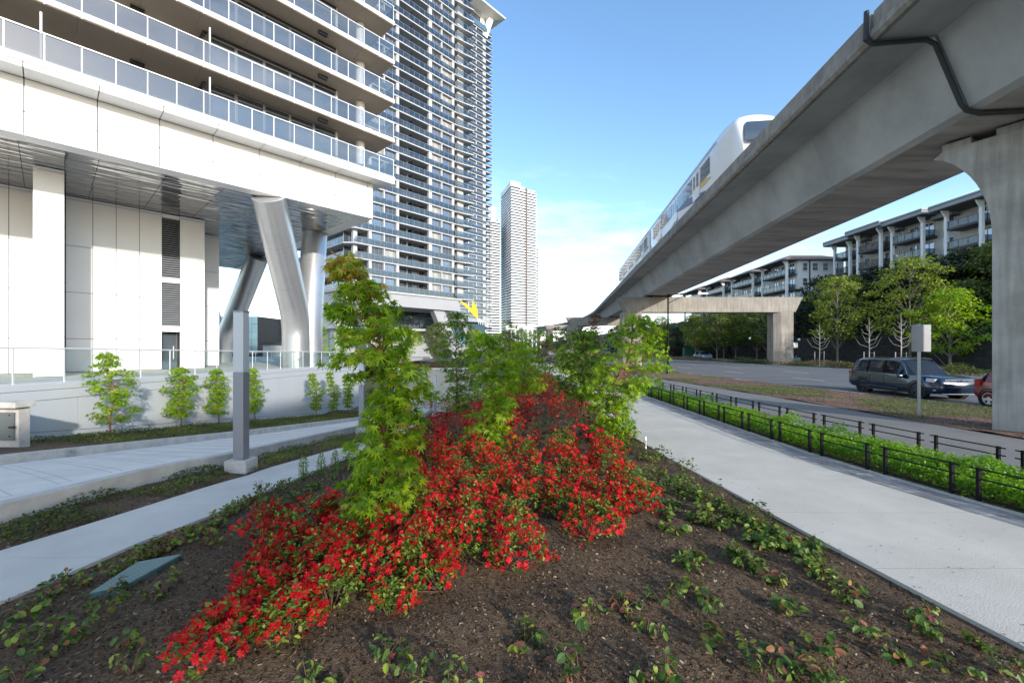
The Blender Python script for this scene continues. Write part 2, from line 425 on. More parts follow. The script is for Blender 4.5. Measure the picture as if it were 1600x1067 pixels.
def obj(name, mb, mat, parent=None, smooth=False, bevel=0.0, loc=None, recalc=True):
    me = bpy.data.meshes.new(name)
    off = rootloc(parent) if parent is not None else Vector(loc or (0, 0, 0))
    me.from_pydata([(v[0] - off.x, v[1] - off.y, v[2] - off.z) for v in mb.v], [], mb.f)
    ms = mat if isinstance(mat, (list, tuple)) else [mat]
    for m in ms: me.materials.append(MATS[m])
    if len(ms) > 1: me.polygons.foreach_set('material_index', mb.m)
    if recalc:
        bm = bmesh.new(); bm.from_mesh(me); bmesh.ops.recalc_face_normals(bm, faces=bm.faces); bm.to_mesh(me); bm.free()
    if smooth:
        me.polygons.foreach_set('use_smooth', [True] * len(me.polygons))
        me.set_sharp_from_angle(angle=math.radians(38))
    o = bpy.data.objects.new(name, me); COL.objects.link(o)
    if parent is not None: o.parent = parent
    else: o.location = off
    if bevel:
        b = o.modifiers.new('edge', 'BEVEL'); b.width = bevel; b.segments = 2; b.limit_method = 'ANGLE'
    return o

def struct(name, mb, mat, **k):
    o = obj(name, mb, mat, **k); o['kind'] = 'structure'; return o

def share(src, name, parent, loc=(0, 0, 0), mat4=None):
    """another object on the same mesh data"""
    o = bpy.data.objects.new(name, src.data if hasattr(src, 'data') else src); COL.objects.link(o); o.parent = parent
    if mat4 is not None: o.matrix_basis = mat4
    else: o.location = loc
    return o

def copy_tree(o, parent=None):
    c = o.copy(); COL.objects.link(c); c.parent = parent
    for ch in list(o.children): copy_tree(ch, c)
    return c

def np_mesh(name, V, F, k, mat, parent=None, tint=None, off=(0, 0, 0)):
    """V (n,3), F flat indices of k-gons"""
    me = bpy.data.meshes.new(name)
    V = V - np.array(off)
    nf = len(F) // k
    me.vertices.add(len(V)); me.vertices.foreach_set('co', V.astype(np.float32).ravel())
    me.loops.add(len(F)); me.loops.foreach_set('vertex_index', F.astype(np.int32))
    me.polygons.add(nf); me.polygons.foreach_set('loop_start', np.arange(nf, dtype=np.int32) * k)
    me.update(calc_edges=True)
    me.materials.append(MATS[mat])
    if tint is not None:
        a = me.attributes.new('tint', 'FLOAT', 'POINT'); a.data.foreach_set('value', tint.astype(np.float32))
    o = bpy.data.objects.new(name, me); COL.objects.link(o)
    if parent is not None: o.parent = parent
    else: o.location = off
    return o

def frames(nrm, tip):
    """rotation matrices whose z is nrm and whose y is tip made square to it"""
    z = nrm / np.linalg.norm(nrm, axis=1, keepdims=True)
    y = tip - z * np.sum(tip * z, axis=1, keepdims=True)
    y = y / (np.linalg.norm(y, axis=1, keepdims=True) + 1e-9)
    x = np.cross(y, z)
    return np.stack([x, y, z], axis=2)

def cloud(name, T, pos, R, sc, mat, parent=None, tint=None, off=None):
    TV, TF = T
    k = len(TF[0]); TVa = np.array(TV); n = len(pos)
    V = np.einsum('nij,kj->nki', R, TVa) * sc[:, None, None] + pos[:, None, :]
    F = (np.array(TF)[None, :, :] + (np.arange(n) * len(TV))[:, None, None]).ravel()
    tt = np.repeat(tint if tint is not None else NR.random(n), len(TV))
    if off is None: off = tuple(rootloc(parent)) if parent is not None else (0, 0, 0)
    return np_mesh(name, V.reshape(-1, 3), F, k, mat, parent, tt, off)

def mat4(pos, R, s):
    M = np.eye(4); M[:3, :3] = R * s; M[:3, 3] = pos
    return Matrix(M.tolist())

# leaf and petal templates (unit size, tip along +y, face up +z)
def t_maple(n=7):
    L = {7: [.42, .72, .93, 1.0, .93, .72, .42], 5: [.6, .9, 1.0, .9, .6], 3: [.85, 1, .85]}[n]
    sp = {7: 118, 5: 95, 3: 62}[n]
    V = [(0, .08, 0)]; 
    for i, l in enumerate(L):
        a = math.radians(-sp + 2 * sp * i / (n - 1))
        if i == 0: V.append((math.sin(a - .35) * .16, .08 + math.cos(a - .35) * .16, 0))
        V.append((math.sin(a) * l, .08 + math.cos(a) * l, -.22 * l * l))
        b = math.radians(-sp + 2 * sp * (i + .5) / (n - 1)) if i < n - 1 else a + .35
        r = .30 if i < n - 1 else .16
        V.append((math.sin(b) * r, .08 + math.cos(b) * r, .02))
    F = [(0, i + 1, i) for i in range(1, len(V) - 1)]
    return V, F
def t_leaf():                                                  # pointed oval folded on its midrib, two quads + ends as quads
    return [(0, 0, 0), (.26, .35, .07), (.20, .75, .05), (0, 1, -.06), (-.20, .75, .05), (-.26, .35, .07), (0, .5, -.02)], [(0, 1, 6, 5), (1, 2, 3, 6), (6, 3, 4, 5)]
def t_round():
    return [(0, 0, 0), (.30, .22, .05), (.36, .55, .06), (.20, .88, .02), (0, 1, -.05), (-.20, .88, .02), (-.36, .55, .06), (-.30, .22, .05), (0, .5, -.01)], \
        [(0, 1, 2, 8), (8, 2, 3, 4), (8, 4, 5, 6), (0, 8, 6, 7)]
def t_quad(): return [(-.32, 0, 0), (.32, 0, 0), (.32, 1, -.08), (-.32, 1, -.08)], [(0, 1, 2, 3)]
def t_diamond(): return [(0, 0, 0), (.3, .45, .05), (0, 1, 0), (-.3, .45, .05)], [(0, 1, 2, 3)]
def t_blossom(cup=.42):                                        # five open petals, each folded on its mid line
    V = []; F = []
    for i in range(5):
        a = 2 * math.pi * i / 5; n = len(V)
        def q(r, da, z): return (r * math.cos(a + da), r * math.sin(a + da), z)
        V += [q(.05, 0, 0), q(.70, -.50, cup * .9), q(1.0, -.14, cup * .75), q(1.0, .14, cup * .75), q(.70, .50, cup * .9), q(.6, 0, cup * .45)]
        F += [(n, n + 1, n + 2, n + 5), (n, n + 5, n + 3, n + 4)]
    return V, F
MAPLE7, MAPLE5, MAPLE3 = t_maple(7), t_maple(5), t_maple(3)
LEAF, ROUND, QUAD, DIAM, BLOSSOM = t_leaf(), t_round(), t_quad(), t_diamond(), t_blossom()

def unit(v): return v / (np.linalg.norm(v, axis=-1, keepdims=True) + 1e-9)

def proto_mesh(name, T, mat):
    me = bpy.data.meshes.new(name); me.from_pydata(T[0], [], T[1]); me.materials.append(MATS[mat]); return me

def interp(pts):
    ys = [p[0] for p in pts]; xs = [p[1] for p in pts]
    return lambda y: float(np.interp(y, ys, xs))

ORD = ['first', 'second', 'third', 'fourth', 'fifth', 'sixth', 'seventh', 'eighth', 'ninth', 'tenth', 'eleventh', 'twelfth', 'thirteenth', 'fourteenth', 'fifteenth', 'sixteenth', 'seventeenth', 'eighteenth', 'nineteenth', 'twentieth']
def ordw(i): return ORD[i] if i < len(ORD) else f"{i + 1}th"
# ------------------------------------------------------------------ levels of the ground
def L(y):                                                      # the left side falls away from the camera
    if y < 6.5: return 0.0
    if y < 8.5: return -0.03 * (y - 6.5) ** 2
    if y < 31: return -0.12 * (y - 7.5)
    if y < 42: return -2.82
    if y < 58: return -2.82 + 2.9 * (y - 42) / 16
    return 0.08
XP_L = interp([(-3, -8.6), (3, -6.3), (4.65, -5.55), (5.73, -5.16), (7.5, -4.62), (11.7, -4.6), (20, -4.9), (34, -5.3)])    # left path, far side
XP_R = interp([(-3, -6.6), (2.5, -4.9), (3.71, -4.43), (4.93, -4.2), (5.54, -3.98), (6.4, -3.83), (7.2, -3.65), (11.7, -3.5), (20, -3.8), (34, -4.2)])
XR = interp([(-3, 5.0), (3.15, 3.77), (4.5, 3.58), (5.76, 3.44), (6.9, 3.33), (8.5, 3.13), (10.5, 3.0), (17.5, 2.98), (45, 2.6), (90, 1)])
XF1 = interp([(-3, 9.6), (2, 7.75), (4, 7.15), (5.6, 6.75), (6.35, 6.62), (7.6, 6.4), (8.8, 6.24), (10.1, 6.2), (14, 6.15), (20, 6.1), (30, 6.0), (60, 5.5), (90, 4.6)])
XF2 = interp([(-3, 11), (2, 9.6), (5, 8.9), (7.87, 8.35), (9.27, 8.2), (11.35, 7.9), (12.66, 7.8), (22.6, 7.35), (40, 7.0), (60, 6.6), (90, 5.8)])
XV1 = interp([(-3, 13.8), (5, 12.8), (11, 12.2), (14.2, 12.0), (17.5, 11.8), (19.65, 11.6), (30.7, 10.4), (45, 8.9), (90, 7.2)])
XK = interp([(-12, 20.5), (0, 19.2), (10, 18.2), (15.7, 17.5), (18.4, 17.2), (26.8, 16.0), (39.8, 14.7), (70, 12.3), (150, 6)])
XFK = interp([(-12, 38), (0, 37), (32, 34.9), (44, 34), (48.6, 32.7), (54, 31.9), (78, 28.6), (150, 20)])
XKERB = interp([(-3, -9.3), (3, -7.3), (5.4, -6.47), (8.2, -5.6), (12, -5.9), (16.5, -6.2), (24, -6.4), (34, -6.3)])      # ramp kerb, path side
XLK = interp([(-3, -12.4), (4, -11.2), (8.33, -9.95), (15.4, -9.25), (34, -9.2)])
XW = interp([(-6, -15.0), (3, -14.5), (12, -14.2), (25, -14.0), (40, -13.9)])                                                # terrace wall
ZT = interp([(-6, 1.2), (12, 1.13), (25, 0.9), (40, 0.7)])

def smooth(s): s = min(1, max(0, s)); return s * s * (3 - 2 * s)
def bedz(x, y):
    a, b = XP_R(y), XR(y)
    s = (x - a) / (b - a)
    z = L(y) * (1 - smooth(s)) - 0.035
    if 0 < s < 1: z += 0.10 * math.sin(math.pi * s) + 0.016 * math.sin(x * 5.1 + 1.3 * y) + 0.013 * math.sin(y * 7.7 - x * 2.2) + 0.012 * math.sin(x * 13 + y * 9)
    return z

def ribbon(fl, fr, ys, z, nx=1, mb=None):
    mb = mb or MB(); rows = []
    for y in ys:
        a, b = fl(y), fr(y)
        rows.append([(a + (b - a) * i / nx, y) for i in range(nx + 1)])
    vs = [(x, y, z(x, y)) for r in rows for x, y in r]; n = nx + 1
    fs = [(j * n + i, j * n + i + 1, (j + 1) * n + i + 1, (j + 1) * n + i) for j in range(len(ys) - 1) for i in range(nx)]
    return mb.add(vs, fs)
def thick(fl, fr, ys, zt, zb, mb=None):
    """a closed strip with a top, two sides and ends"""
    mb = mb or MB()
    rings = [[(fl(y), y, zb(y)), (fr(y), y, zb(y)), (fr(y), y, zt(y)), (fl(y), y, zt(y))] for y in ys]
    return mb.loft(rings)
def ys(a, b, d): n = max(1, round((b - a) / d)); return [a + (b - a) * i / n for i in range(n + 1)]

# one ground sheet to the horizon
def gz(x, y):
    if y > 1500 or abs(x) > 900: return -0.5
    base = -0.22
    if x < 3.2 and -60 < y < 62:
        t = smooth((x + 4.0) / 7.2) if x > -4 else 0
        base += L(max(y, -5)) * (1 - t) - 0.1
    if x > 46:
        base += 11.0 * smooth((x - 47) / 11) * (smooth((y + 60) / 30))
    return base
gx = sorted(set([-3000, -1400, -700, -350, -180, -100, -60, -40, -28] + [-20 + 2 * i for i in range(50)] + [80.5, 90, 110, 150, 250, 500, 1000, 3000]))
gy = sorted(set([-400, -150, -60, -30, -12] + [-6 + 2.5 * i for i in range(30)] + [72 + 8 * i for i in range(12)] + [190, 260, 400, 700, 1200, 2500, 4500]))
mb = MB()
mb.add([(x, y, gz(x, y)) for y in gy for x in gx], [(j * len(gx) + i, j * len(gx) + i + 1, (j + 1) * len(gx) + i + 1, (j + 1) * len(gx) + i) for j in range(len(gy) - 1) for i in range(len(gx) - 1)])
struct('ground', mb, 'ground_far', smooth=True, recalc=False)

# hillside under the apartments
mb = MB()
hx = [45.2 + 1.2 * i for i in range(18)]; hy = [-10 + 4 * i for i in range(46)]
mb.add([(x, y, -0.1 + 11.1 * smooth((x - 47) / 11) + 0.35 * math.sin(x * 1.7 + y * .8)) for y in hy for x in hx], [(j * 18 + i, j * 18 + i + 1, (j + 1) * 18 + i + 1, (j + 1) * 18 + i) for j in range(45) for i in range(17)])
struct('hillside', mb, 'hill_green', smooth=True, recalc=False)

# planting bed between the two walks
mb = MB()
bys = ys(-2.5, 12, 0.1) + ys(12, 45, 0.5)[1:]
ribbon(lambda y: XP_R(y) - .02, lambda y: XR(y) + .02, bys, bedz, 64, mb)
struct('planting_bed', mb, 'soil', smooth=True, recalc=False)
# strip between left path and ramp kerb, strip by the wall
mb = MB(); ribbon(lambda y: XKERB(y) - .05, lambda y: XP_L(y) + .02, ys(-3, 34, .25), lambda x, y: L(y) - .03 + .012 * math.sin(9 * x + 7 * y), 8, mb)
struct('planting_strip', mb, 'soil', smooth=True, recalc=False)
mb = MB(); ribbon(lambda y: XW(y) - .1, lambda y: XLK(y) + .02 - .22, ys(-3, 34, .5), lambda x, y: L(y) + .10 + .02 * math.sin(9 * x + 7 * y), 6, mb)
struct('wall_bed', mb, 'soil', smooth=True, recalc=False)

mb = MB(); ribbon(lambda y: XP_L(y) + .01, lambda y: XP_R(y) - .01, ys(-3, 34, .5), lambda x, y: L(y) - .008, 1, mb); struct('path_joint', mb, 'joint_dark', recalc=False)
mb = MB(); ribbon(lambda y: XR(y) + .01, lambda y: XF1(y) - .61, ys(-3, 60, .5), lambda x, y: -.0012, 1, mb); struct('walkway_joint', mb, 'joint_dark', recalc=False)
# left path of cast slabs
lp = tag(bpy.data.objects.new('path', None), kind='structure'); COL.objects.link(lp)
y = -3.0
while y < 34:
    y1 = y + 1.5
    obj('slab', thick(XP_L, XP_R, [y + .004, y + .4, y + .75, y + 1.1, y1 - .004], lambda q: L(q), lambda q: L(q) - .12), 'concrete_path', lp)
    y = y1
# right walkway: slabs, pavers
ww = tag(bpy.data.objects.new('walkway', None), kind='structure'); COL.objects.link(ww)
XPV = lambda y: XF1(y) - 0.60
y = -3.02
while y < 60:
    d = 1.46 if y < 40 else 5
    y1 = y + d
    obj('slab', thick(XR, XPV, [y + .004, (y + y1) / 2, y1 - .004], lambda q: 0.0, lambda q: -.12), 'concrete_walk', ww)
    y = y1
pv = MB(); stuffp = MB()
y = 1.5; cnt = 0
while y < 40:
    d = 0.23
    for i in range(2):
        a = XPV(y) + .015 + i * .245
        sk = XPV(y + d) - XPV(y)
        zz = RNG.uniform(-.006, .003)
        m_ = pv if False else MB()
        p = [(a, y + .005), (a + .235, y + .005), (a + .235 + sk, y + d - .005), (a + sk, y + d - .005)]
        if y < 18 and cnt < 290:
            m_.prism(p, -.09, zz); obj('paver', m_, 'paver_grey', ww); cnt += 1
        else: stuffp.prism(p, -.09, zz)
    y += d
tag(obj('pavers', stuffp, 'paver_grey', ww), kind='stuff')
mb = MB(); thick(lambda y: XPV(y) + .50, lambda y: XPV(y) + .60, ys(-3, 60, 1.5), lambda q: .012, lambda q: -.14, mb)
struct('edge_kerb', mb, 'concrete_kerb')
# soil of the hedge strip, kerb, cycle path, verge
mb = MB(); ribbon(lambda y: XF1(y) - .01, lambda y: XF2(y) + .11, ys(-3, 60, 1), lambda x, y: -.03, 4, mb); struct('hedge_soil', mb, 'soil', recalc=False)
mb = MB(); thick(lambda y: XF2(y) + .12, lambda y: XF2(y) + .42, ys(-3, 62, 1.5), lambda q: .03, lambda q: -.14, mb); struct('path_kerb', mb, 'concrete_kerb')
mb = MB(); ribbon(lambda y: XF2(y) + .40, lambda y: XV1(y) + .05, ys(-3, 88, 1.5), lambda x, y: 0.0, 3, mb); struct('cycle_path', mb, 'asphalt_path', recalc=False)
mb = MB(); ribbon(lambda y: XV1(y), lambda y: XK(y) - .14, ys(-3, 88, .5), lambda x, y: .025 + .02 * math.sin(3 * x + 2 * y) + .012 * math.sin(7 * y), 10, mb); struct('verge', mb, 'mulch_verge', smooth=True, recalc=False)
mb = MB(); thick(lambda y: XK(y) - .15, XK, ys(-12, 150, 3), lambda q: .02, lambda q: -.3, mb); struct('kerb', mb, 'concrete_kerb')
ZR = -0.12
mb = MB(); ribbon(XK, XFK, ys(-12, 150, 3), lambda x, y: ZR, 6, mb); struct('road', mb, 'asphalt', recalc=False)
mb = MB(); thick(XFK, lambda y: XFK(y) + .18, ys(-12, 150, 3), lambda q: .04, lambda q: -.3, mb); struct('median_kerb', mb, 'concrete_kerb')
mb = MB(); ribbon(lambda y: XFK(y) + .17, lambda y: XFK(y) + 3.6, ys(-12, 150, 3), lambda x, y: .03, 3, mb); struct('median', mb, 'grass_base', recalc=False)
mb = MB(); ribbon(lambda y: XFK(y) + 3.6, lambda y: XFK(y) + 9.5, ys(-12, 150, 3), lambda x, y: -.02, 3, mb); struct('far_road', mb, 'asphalt', recalc=False)
mb = MB(); thick(lambda y: XFK(y) + 9.5, lambda y: XFK(y) + 12.5, ys(-12, 150, 3), lambda q: .10, lambda q: -.2, mb); struct('far_pavement', mb, 'grass_base')
# lane markings as thin sheets
mk = thing('lane_markings', None, None); mk['kind'] = 'structure'
for f in (0.32, 0.62):
    y = 3.0
    while y < 110:
        x = XK(y) + (XFK(y) - XK(y)) * f; x2 = XK(y + 3) + (XFK(y + 3) - XK(y + 3)) * f
        m_ = MB().hexa([(x - .06, y, ZR + .001), (x + .06, y, ZR + .001), (x2 + .06, y + 3, ZR + .001), (x2 - .06, y + 3, ZR + .001), (x - .06, y, ZR + .005), (x + .06, y, ZR + .005), (x2 + .06, y + 3, ZR + .005), (x2 - .06, y + 3, ZR + .005)])
        obj('lane_dash', m_, 'road_paint', mk)
        y += 9
m_ = thick(lambda y: XK(y) + .25, lambda y: XK(y) + .36, ys(-10, 120, 4), lambda q: ZR + .005, lambda q: ZR + .001)
obj('edge_line', m_, 'road_paint', mk)

# ramp with its kerbs
mb = MB(); ribbon(XLK, lambda y: XKERB(y) - .18, ys(-3, 34, .5), lambda x, y: L(y) + .02 + .185 * (x - XLK(y)) / (XKERB(y) - XLK(y)), 8, mb)
rmp = struct('ramp', mb, 'concrete_ramp', smooth=True, recalc=False)
def rampz(x, y): return L(y) + .02 + .185 * (x - XLK(y)) / (XKERB(y) - XLK(y))
for i in range(22):
    for e in (0, .14):
        yc = 4.6 + i * .62 + e; m_ = MB(); pts = []
        for f in (0, .25, .5, .75, 1):
            yy = yc + 1.0 - f * 1.75; x = XLK(yy) + .35 + f * (XKERB(yy) - XLK(yy) - .85)
            pts.append((x, yy))
        m_.loft([[(x, y - .010, rampz(x, y) - .003), (x, y + .010, rampz(x, y) - .003), (x, y + .010, rampz(x, y) + .003), (x, y - .010, rampz(x, y) + .003)] for x, y in pts])
        obj('groove', m_, 'groove', rmp)
mb = MB(); thick(lambda y: XKERB(y) - .20, XKERB, ys(-3, 34, .5), lambda q: L(q) + .215, lambda q: L(q) - .3, mb); struct('ramp_kerb', mb, 'concrete_kerb')
kb = MB(); thick(lambda y: XLK(y) - .24, XLK, ys(-3, 34, .5), lambda q: L(q) + .20, lambda q: L(q) - .3, kb)
wk = struct('wall_bed_kerb', kb, 'concrete_kerb')
# iron ring on that kerb
ry = 9.55; rx = XLK(ry) + .015; rz = L(ry) + .09
pts = [(rx + .01, ry + .09 * math.cos(a), rz + .075 * math.sin(a)) for a in [math.pi * 2 * i / 14 for i in range(15)]]
rg = MB().tube(pts, .011, 6); rg.tube([(rx + .012, ry - .085, rz + .03), (rx + .012, ry + .085, rz + .03)], .011, 6)
obj('mooring_ring', rg, 'galvanised', wk, smooth=True)

# lower plaza and beige planter wall beyond the ramp foot
mb = MB(); mb.box(-9.3, 3, 34, 41, -3.1, -2.84); struct('plaza', mb, 'concrete_path')
pw = thing('planter_wall', 'beige block planter wall with red hedge along its top, beyond the light bollards', 'wall', (-5, 38, -2.9))
r = 0; z = -2.9
while z < .22:
    x = -10.5 - (r % 2) * .45
    while x < -1.6:
        obj('block', MB().box(max(x, -10.5) + .006, min(x + .9, -1.6) - .006, 38 + RNG.uniform(-.008, .008), 38.35, z + .006, z + .222), 'block_beige', pw)
        x += .9
    z += .228; r += 1
obj('core', MB().box(-10.5, -1.6, 38.06, 39.4, -2.9, .2), 'block_beige', pw)
obj('coping', MB().box(-10.55, -1.55, 37.95, 38.4, z - .0, z + .09), 'white_paint', pw)

# ------------------------------------------------------------------ terrace wall and glass railing
tw = thing('terrace_wall', 'long pale panelled retaining wall beside the ramp, carrying the glass railing', 'wall', (-14, 12, 0))
obj('core', thick(lambda y: XW(y) - .5, lambda y: XW(y) - .035, ys(-6, 40, 2), lambda q: ZT(q) - .02, lambda q: L(q) - .4), 'joint_dark', tw)
obj('coping', thick(lambda y: XW(y) - .62, lambda y: XW(y) + .0, ys(-6, 40, 2), lambda q: ZT(q), lambda q: ZT(q) - .20), 'panel_wall', tw, bevel=.01)
obj('upper_band', thick(lambda y: XW(y) - .03, lambda y: XW(y) - .012, ys(-6, 40, 2), lambda q: ZT(q) - .21, lambda q: ZT(q) - .50), 'panel_wall', tw)
obj('plinth', thick(lambda y: XW(y) - .03, lambda y: XW(y) + .01, ys(-6, 40, 2), lambda q: L(q) + .30, lambda q: L(q) - .3), 'panel_wall', tw)
y = -5.0
while y < 39:
    y1 = y + 1.9
    m_ = MB(); rings = [[(XW(q) - .03, q, L(q) + .315), (XW(q) - .004, q, L(q) + .315), (XW(q) - .004, q, ZT(q) - .515), (XW(q) - .03, q, ZT(q) - .515)] for q in (y + .008, y1 - .008)]
    obj('wall_panel', m_.loft(rings), 'panel_wall', tw)
    y = y1
mb = MB(); ribbon(lambda y: -60, lambda y: XW(y) - .55, ys(-6, 44, 2.5), lambda x, y: ZT(y) - .03 if x > -20 else .70, 12, mb)
struct('terrace', mb, 'concrete_path', recalc=False)
mb = MB().box(-60, -13.9, 44, 75, .3, .62); struct('rear_terrace', mb, 'concrete_path')

def railing(name, label, pts, hgt, group, pitch, post='alu', glass='rail_glass', lowbar=False):
    """glass guard: top rail, posts, panes; pts: 3-D line at floor level"""
    t = thing(name, label, 'railing', pts[0], group)
    P = [Vector(p) for p in pts]
    cum = [0]
    for a, b in zip(P, P[1:]): cum.append(cum[-1] + (b - a).length)
    def at(d):
        for i in range(len(P) - 1):
            if d <= cum[i + 1] + 1e-6: return P[i].lerp(P[i + 1], (d - cum[i]) / (cum[i + 1] - cum[i]))
        return P[-1]
    n = round(cum[-1] / pitch); pitch = cum[-1] / n
    obj('top_rail', MB().tube([at(cum[-1] * i / (2 * n)) + Vector((0, 0, hgt)) for i in range(2 * n + 1)], .026, 8), post, t, smooth=True)
    for i in range(n + 1):
        p = at(i * pitch)
        obj('post', MB().box(p.x - .016, p.x + .016, p.y - .016, p.y + .016, p.z - .12, p.z + hgt), post, t)
        if i < n:
            q = at((i + 1) * pitch); d = (q - p).normalized(); a = p + d * .04; b = q - d * .04; nn = Vector((-d.y, d.x, 0)) * .006
            z0, z1 = Vector((0, 0, .06)), Vector((0, 0, hgt - .03))
            obj('glass_panel', MB().hexa([a - nn + z0, b - nn + z0, b + nn + z0, a + nn + z0, a - nn + z1, b - nn + z1, b + nn + z1, a + nn + z1]), glass, t)
    return t
railing('glass_railing', 'clear glass railing with thin steel posts along the terrace wall edge', [(XW(y) - .12, y, ZT(y)) for y in ys(4, 40, 3)], 1.07, None, 1.36)
railing('glass_railing', 'far glass railing across the terrace behind the big steel columns', [(-27, 42.5, .62), (-14.3, 42.5, .62)], 1.1, None, 1.5)

# concrete utility box at the left
ub = thing('utility_box', 'low concrete utility box with a grey steel door at the foot of the wall', 'utility box', (-13.2, 11.3, -.4))
obj('body', MB().box(-15.6, -12.2, 10.6, 10.86, -.7, .70), 'concrete_kerb', ub, bevel=.01)
obj('lid', MB().box(-15.6, -12.1, 10.44, 10.9, .72, .86), 'concrete_kerb', ub, bevel=.01)
dr = obj('door', MB().box(-13.7, -12.27, 10.55, 10.60, -.08, .60), 'box_panel', ub, bevel=.006)
obj('handle', MB().box(-12.34, -12.22, 10.50, 10.55, .22, .27), 'dark_metal', dr)
for z in (.02, .54): obj('bolt', MB().lathe((-12.36, 10.55, z), [(.018, 0), (.018, -.015)], 'y', 8), 'dark_metal', dr)

# ------------------------------------------------------------------ light columns
def light_column(x, y, z, label, h=3.02):
    t = thing('light_column', label, 'lamp post', (x, y, z), 'square light columns along the ramp')
    obj('footing', MB().box(x - .20, x + .20, y - .19, y + .19, z - .35, z + .28), 'concrete_kerb', t, bevel=.015)
    obj('base_plate', MB().box(x - .13, x + .13, y - .13, y + .13, z + .281, z + .295), 'galvanised', t)
    obj('post', MB().box(x - .095, x + .095, y - .095, y + .095, z + .296, z + h * .625), 'lamp_grey', t, bevel=.006)
    obj('lamp_shade', MB().box(x - .092, x + .092, y - .092, y + .092, z + h * .625, z + h - .03), 'lamp_lens', t, bevel=.006)
    obj('cap', MB().box(x - .10, x + .10, y - .10, y + .10, z + h - .03, z + h), 'lamp_grey', t)
light_column(-5.02, 7.95, -.14, 'tall square grey light column on a concrete footing, nearest of the columns along the ramp')
light_column(-5.7, 16.3, -1.1, 'square light column standing behind the big foreground maple')
light_column(-5.55, 31, -2.8, 'small pale light column standing before the beige planter wall')
light_column(-5.95, 24.0, -2.0, 'pale light column half hidden by leaves right of the foreground maple')

# ------------------------------------------------------------------ guideway
GY0, GB = 10.5, 0.125
def gc(y): return 13.2 + GB * (y - GY0) - (0.0012 * (y - 110) ** 2 if y > 110 else 0) 
def gs(y): return 5.89 + CAMZ + 0.015 * (y - GY0)
PROF = [(-1.62, 0), (1.62, 0), (1.80, .10), (2.5, 1.96), (3.78, 1.98), (3.9, 2.05), (3.9, 2.20), (-3.9, 2.20), (-3.9, 2.05), (-3.78, 1.98), (-2.5, 1.96), (-1.80, .10)]
gw = thing('guideway', 'elevated concrete rail guideway crossing above the walk and the road', 'viaduct', (13.2, 10.5, 0))
def gring(y, prof): return [(gc(y) + u, y - GB * u, gs(y) + w) for u, w in prof]
def gseg(a, b, name, prof, mat, n=1, gap=.006, bevel=0):
    return obj(name, MB().loft([gring(a + gap + (b - a - 2 * gap) * i / n, prof) for i in range(n + 1)]), mat, gw, bevel=bevel)
EDG = []
for a, b in ((-75, -30), (-30, 10.5), (10.5, 54), (54, 100), (100, 148), (148, 200), (200, 260)):
    n = 8 if a in (-30, 10.5) else (6 if a == 54 else 2)
    for i in range(n):
        s0 = a + (b - a) * i / n + (.03 if i == 0 else 0); s1 = a + (b - a) * (i + 1) / n - (.03 if i == n - 1 else 0)
        gseg(s0, s1, 'girder_segment', PROF, 'concrete_girder', n=2 if b > 100 else 1)
    m = max(2, int((b - a) / 5.4))
    for i in range(m):
        s0 = a + (b - a) * i / m + (.05 if i == 0 else 0); s1 = a + (b - a) * (i + 1) / m - (.05 if i == m - 1 else 0)
        for sg in (-1, 1):
            pp = [(3.78, 1.99), (3.97, 1.93), (4.05, 2.02), (4.05, 2.16), (3.98, 2.25), (3.96, 2.68), (3.90, 2.74), (3.74, 2.74), (3.72, 2.2)]
            pp = [(sg * u, w) for u, w in pp]
            if sg > 0: pp = pp[::-1]
            gseg(s0, s1, 'parapet', pp, 'concrete_parapet', gap=.012)
for a, b in ((-75, 10.5), (10.5, 54), (54, 100), (100, 200)):
    gseg(a + .1, b - .1, 'soffit_face', [(-1.60, -.004), (1.60, -.004), (1.60, .02), (-1.60, .02)], 'concrete_soffit', n=10)
# running rails
for c in (-1.9, 1.9):
    for d in (-.72, .72):
        gseg(-75, 260, 'rail', [(c + d - .035, 2.2), (c + d + .035, 2.2), (c + d + .035, 2.36), (c + d - .035, 2.36)], 'galvanised', n=60)
# dark tube added in place of the open girder joint over the near pier
yj = 10.46
def gp(u, w, dy=0): return (gc(yj) + u, yj - GB * u + dy, gs(yj) + w)
obj('joint_gap_tube', MB().tube([gp(-4.12, 2.7), gp(-4.14, 1.98), gp(-4.0, 1.86), gp(-2.75, 1.86), gp(-2.55, 1.72), gp(-1.98, .18), gp(-1.86, .02), gp(-1.55, -.08), gp(.2, -.10)], .06, 8), 'joint_gap_grey', gw, smooth=True)

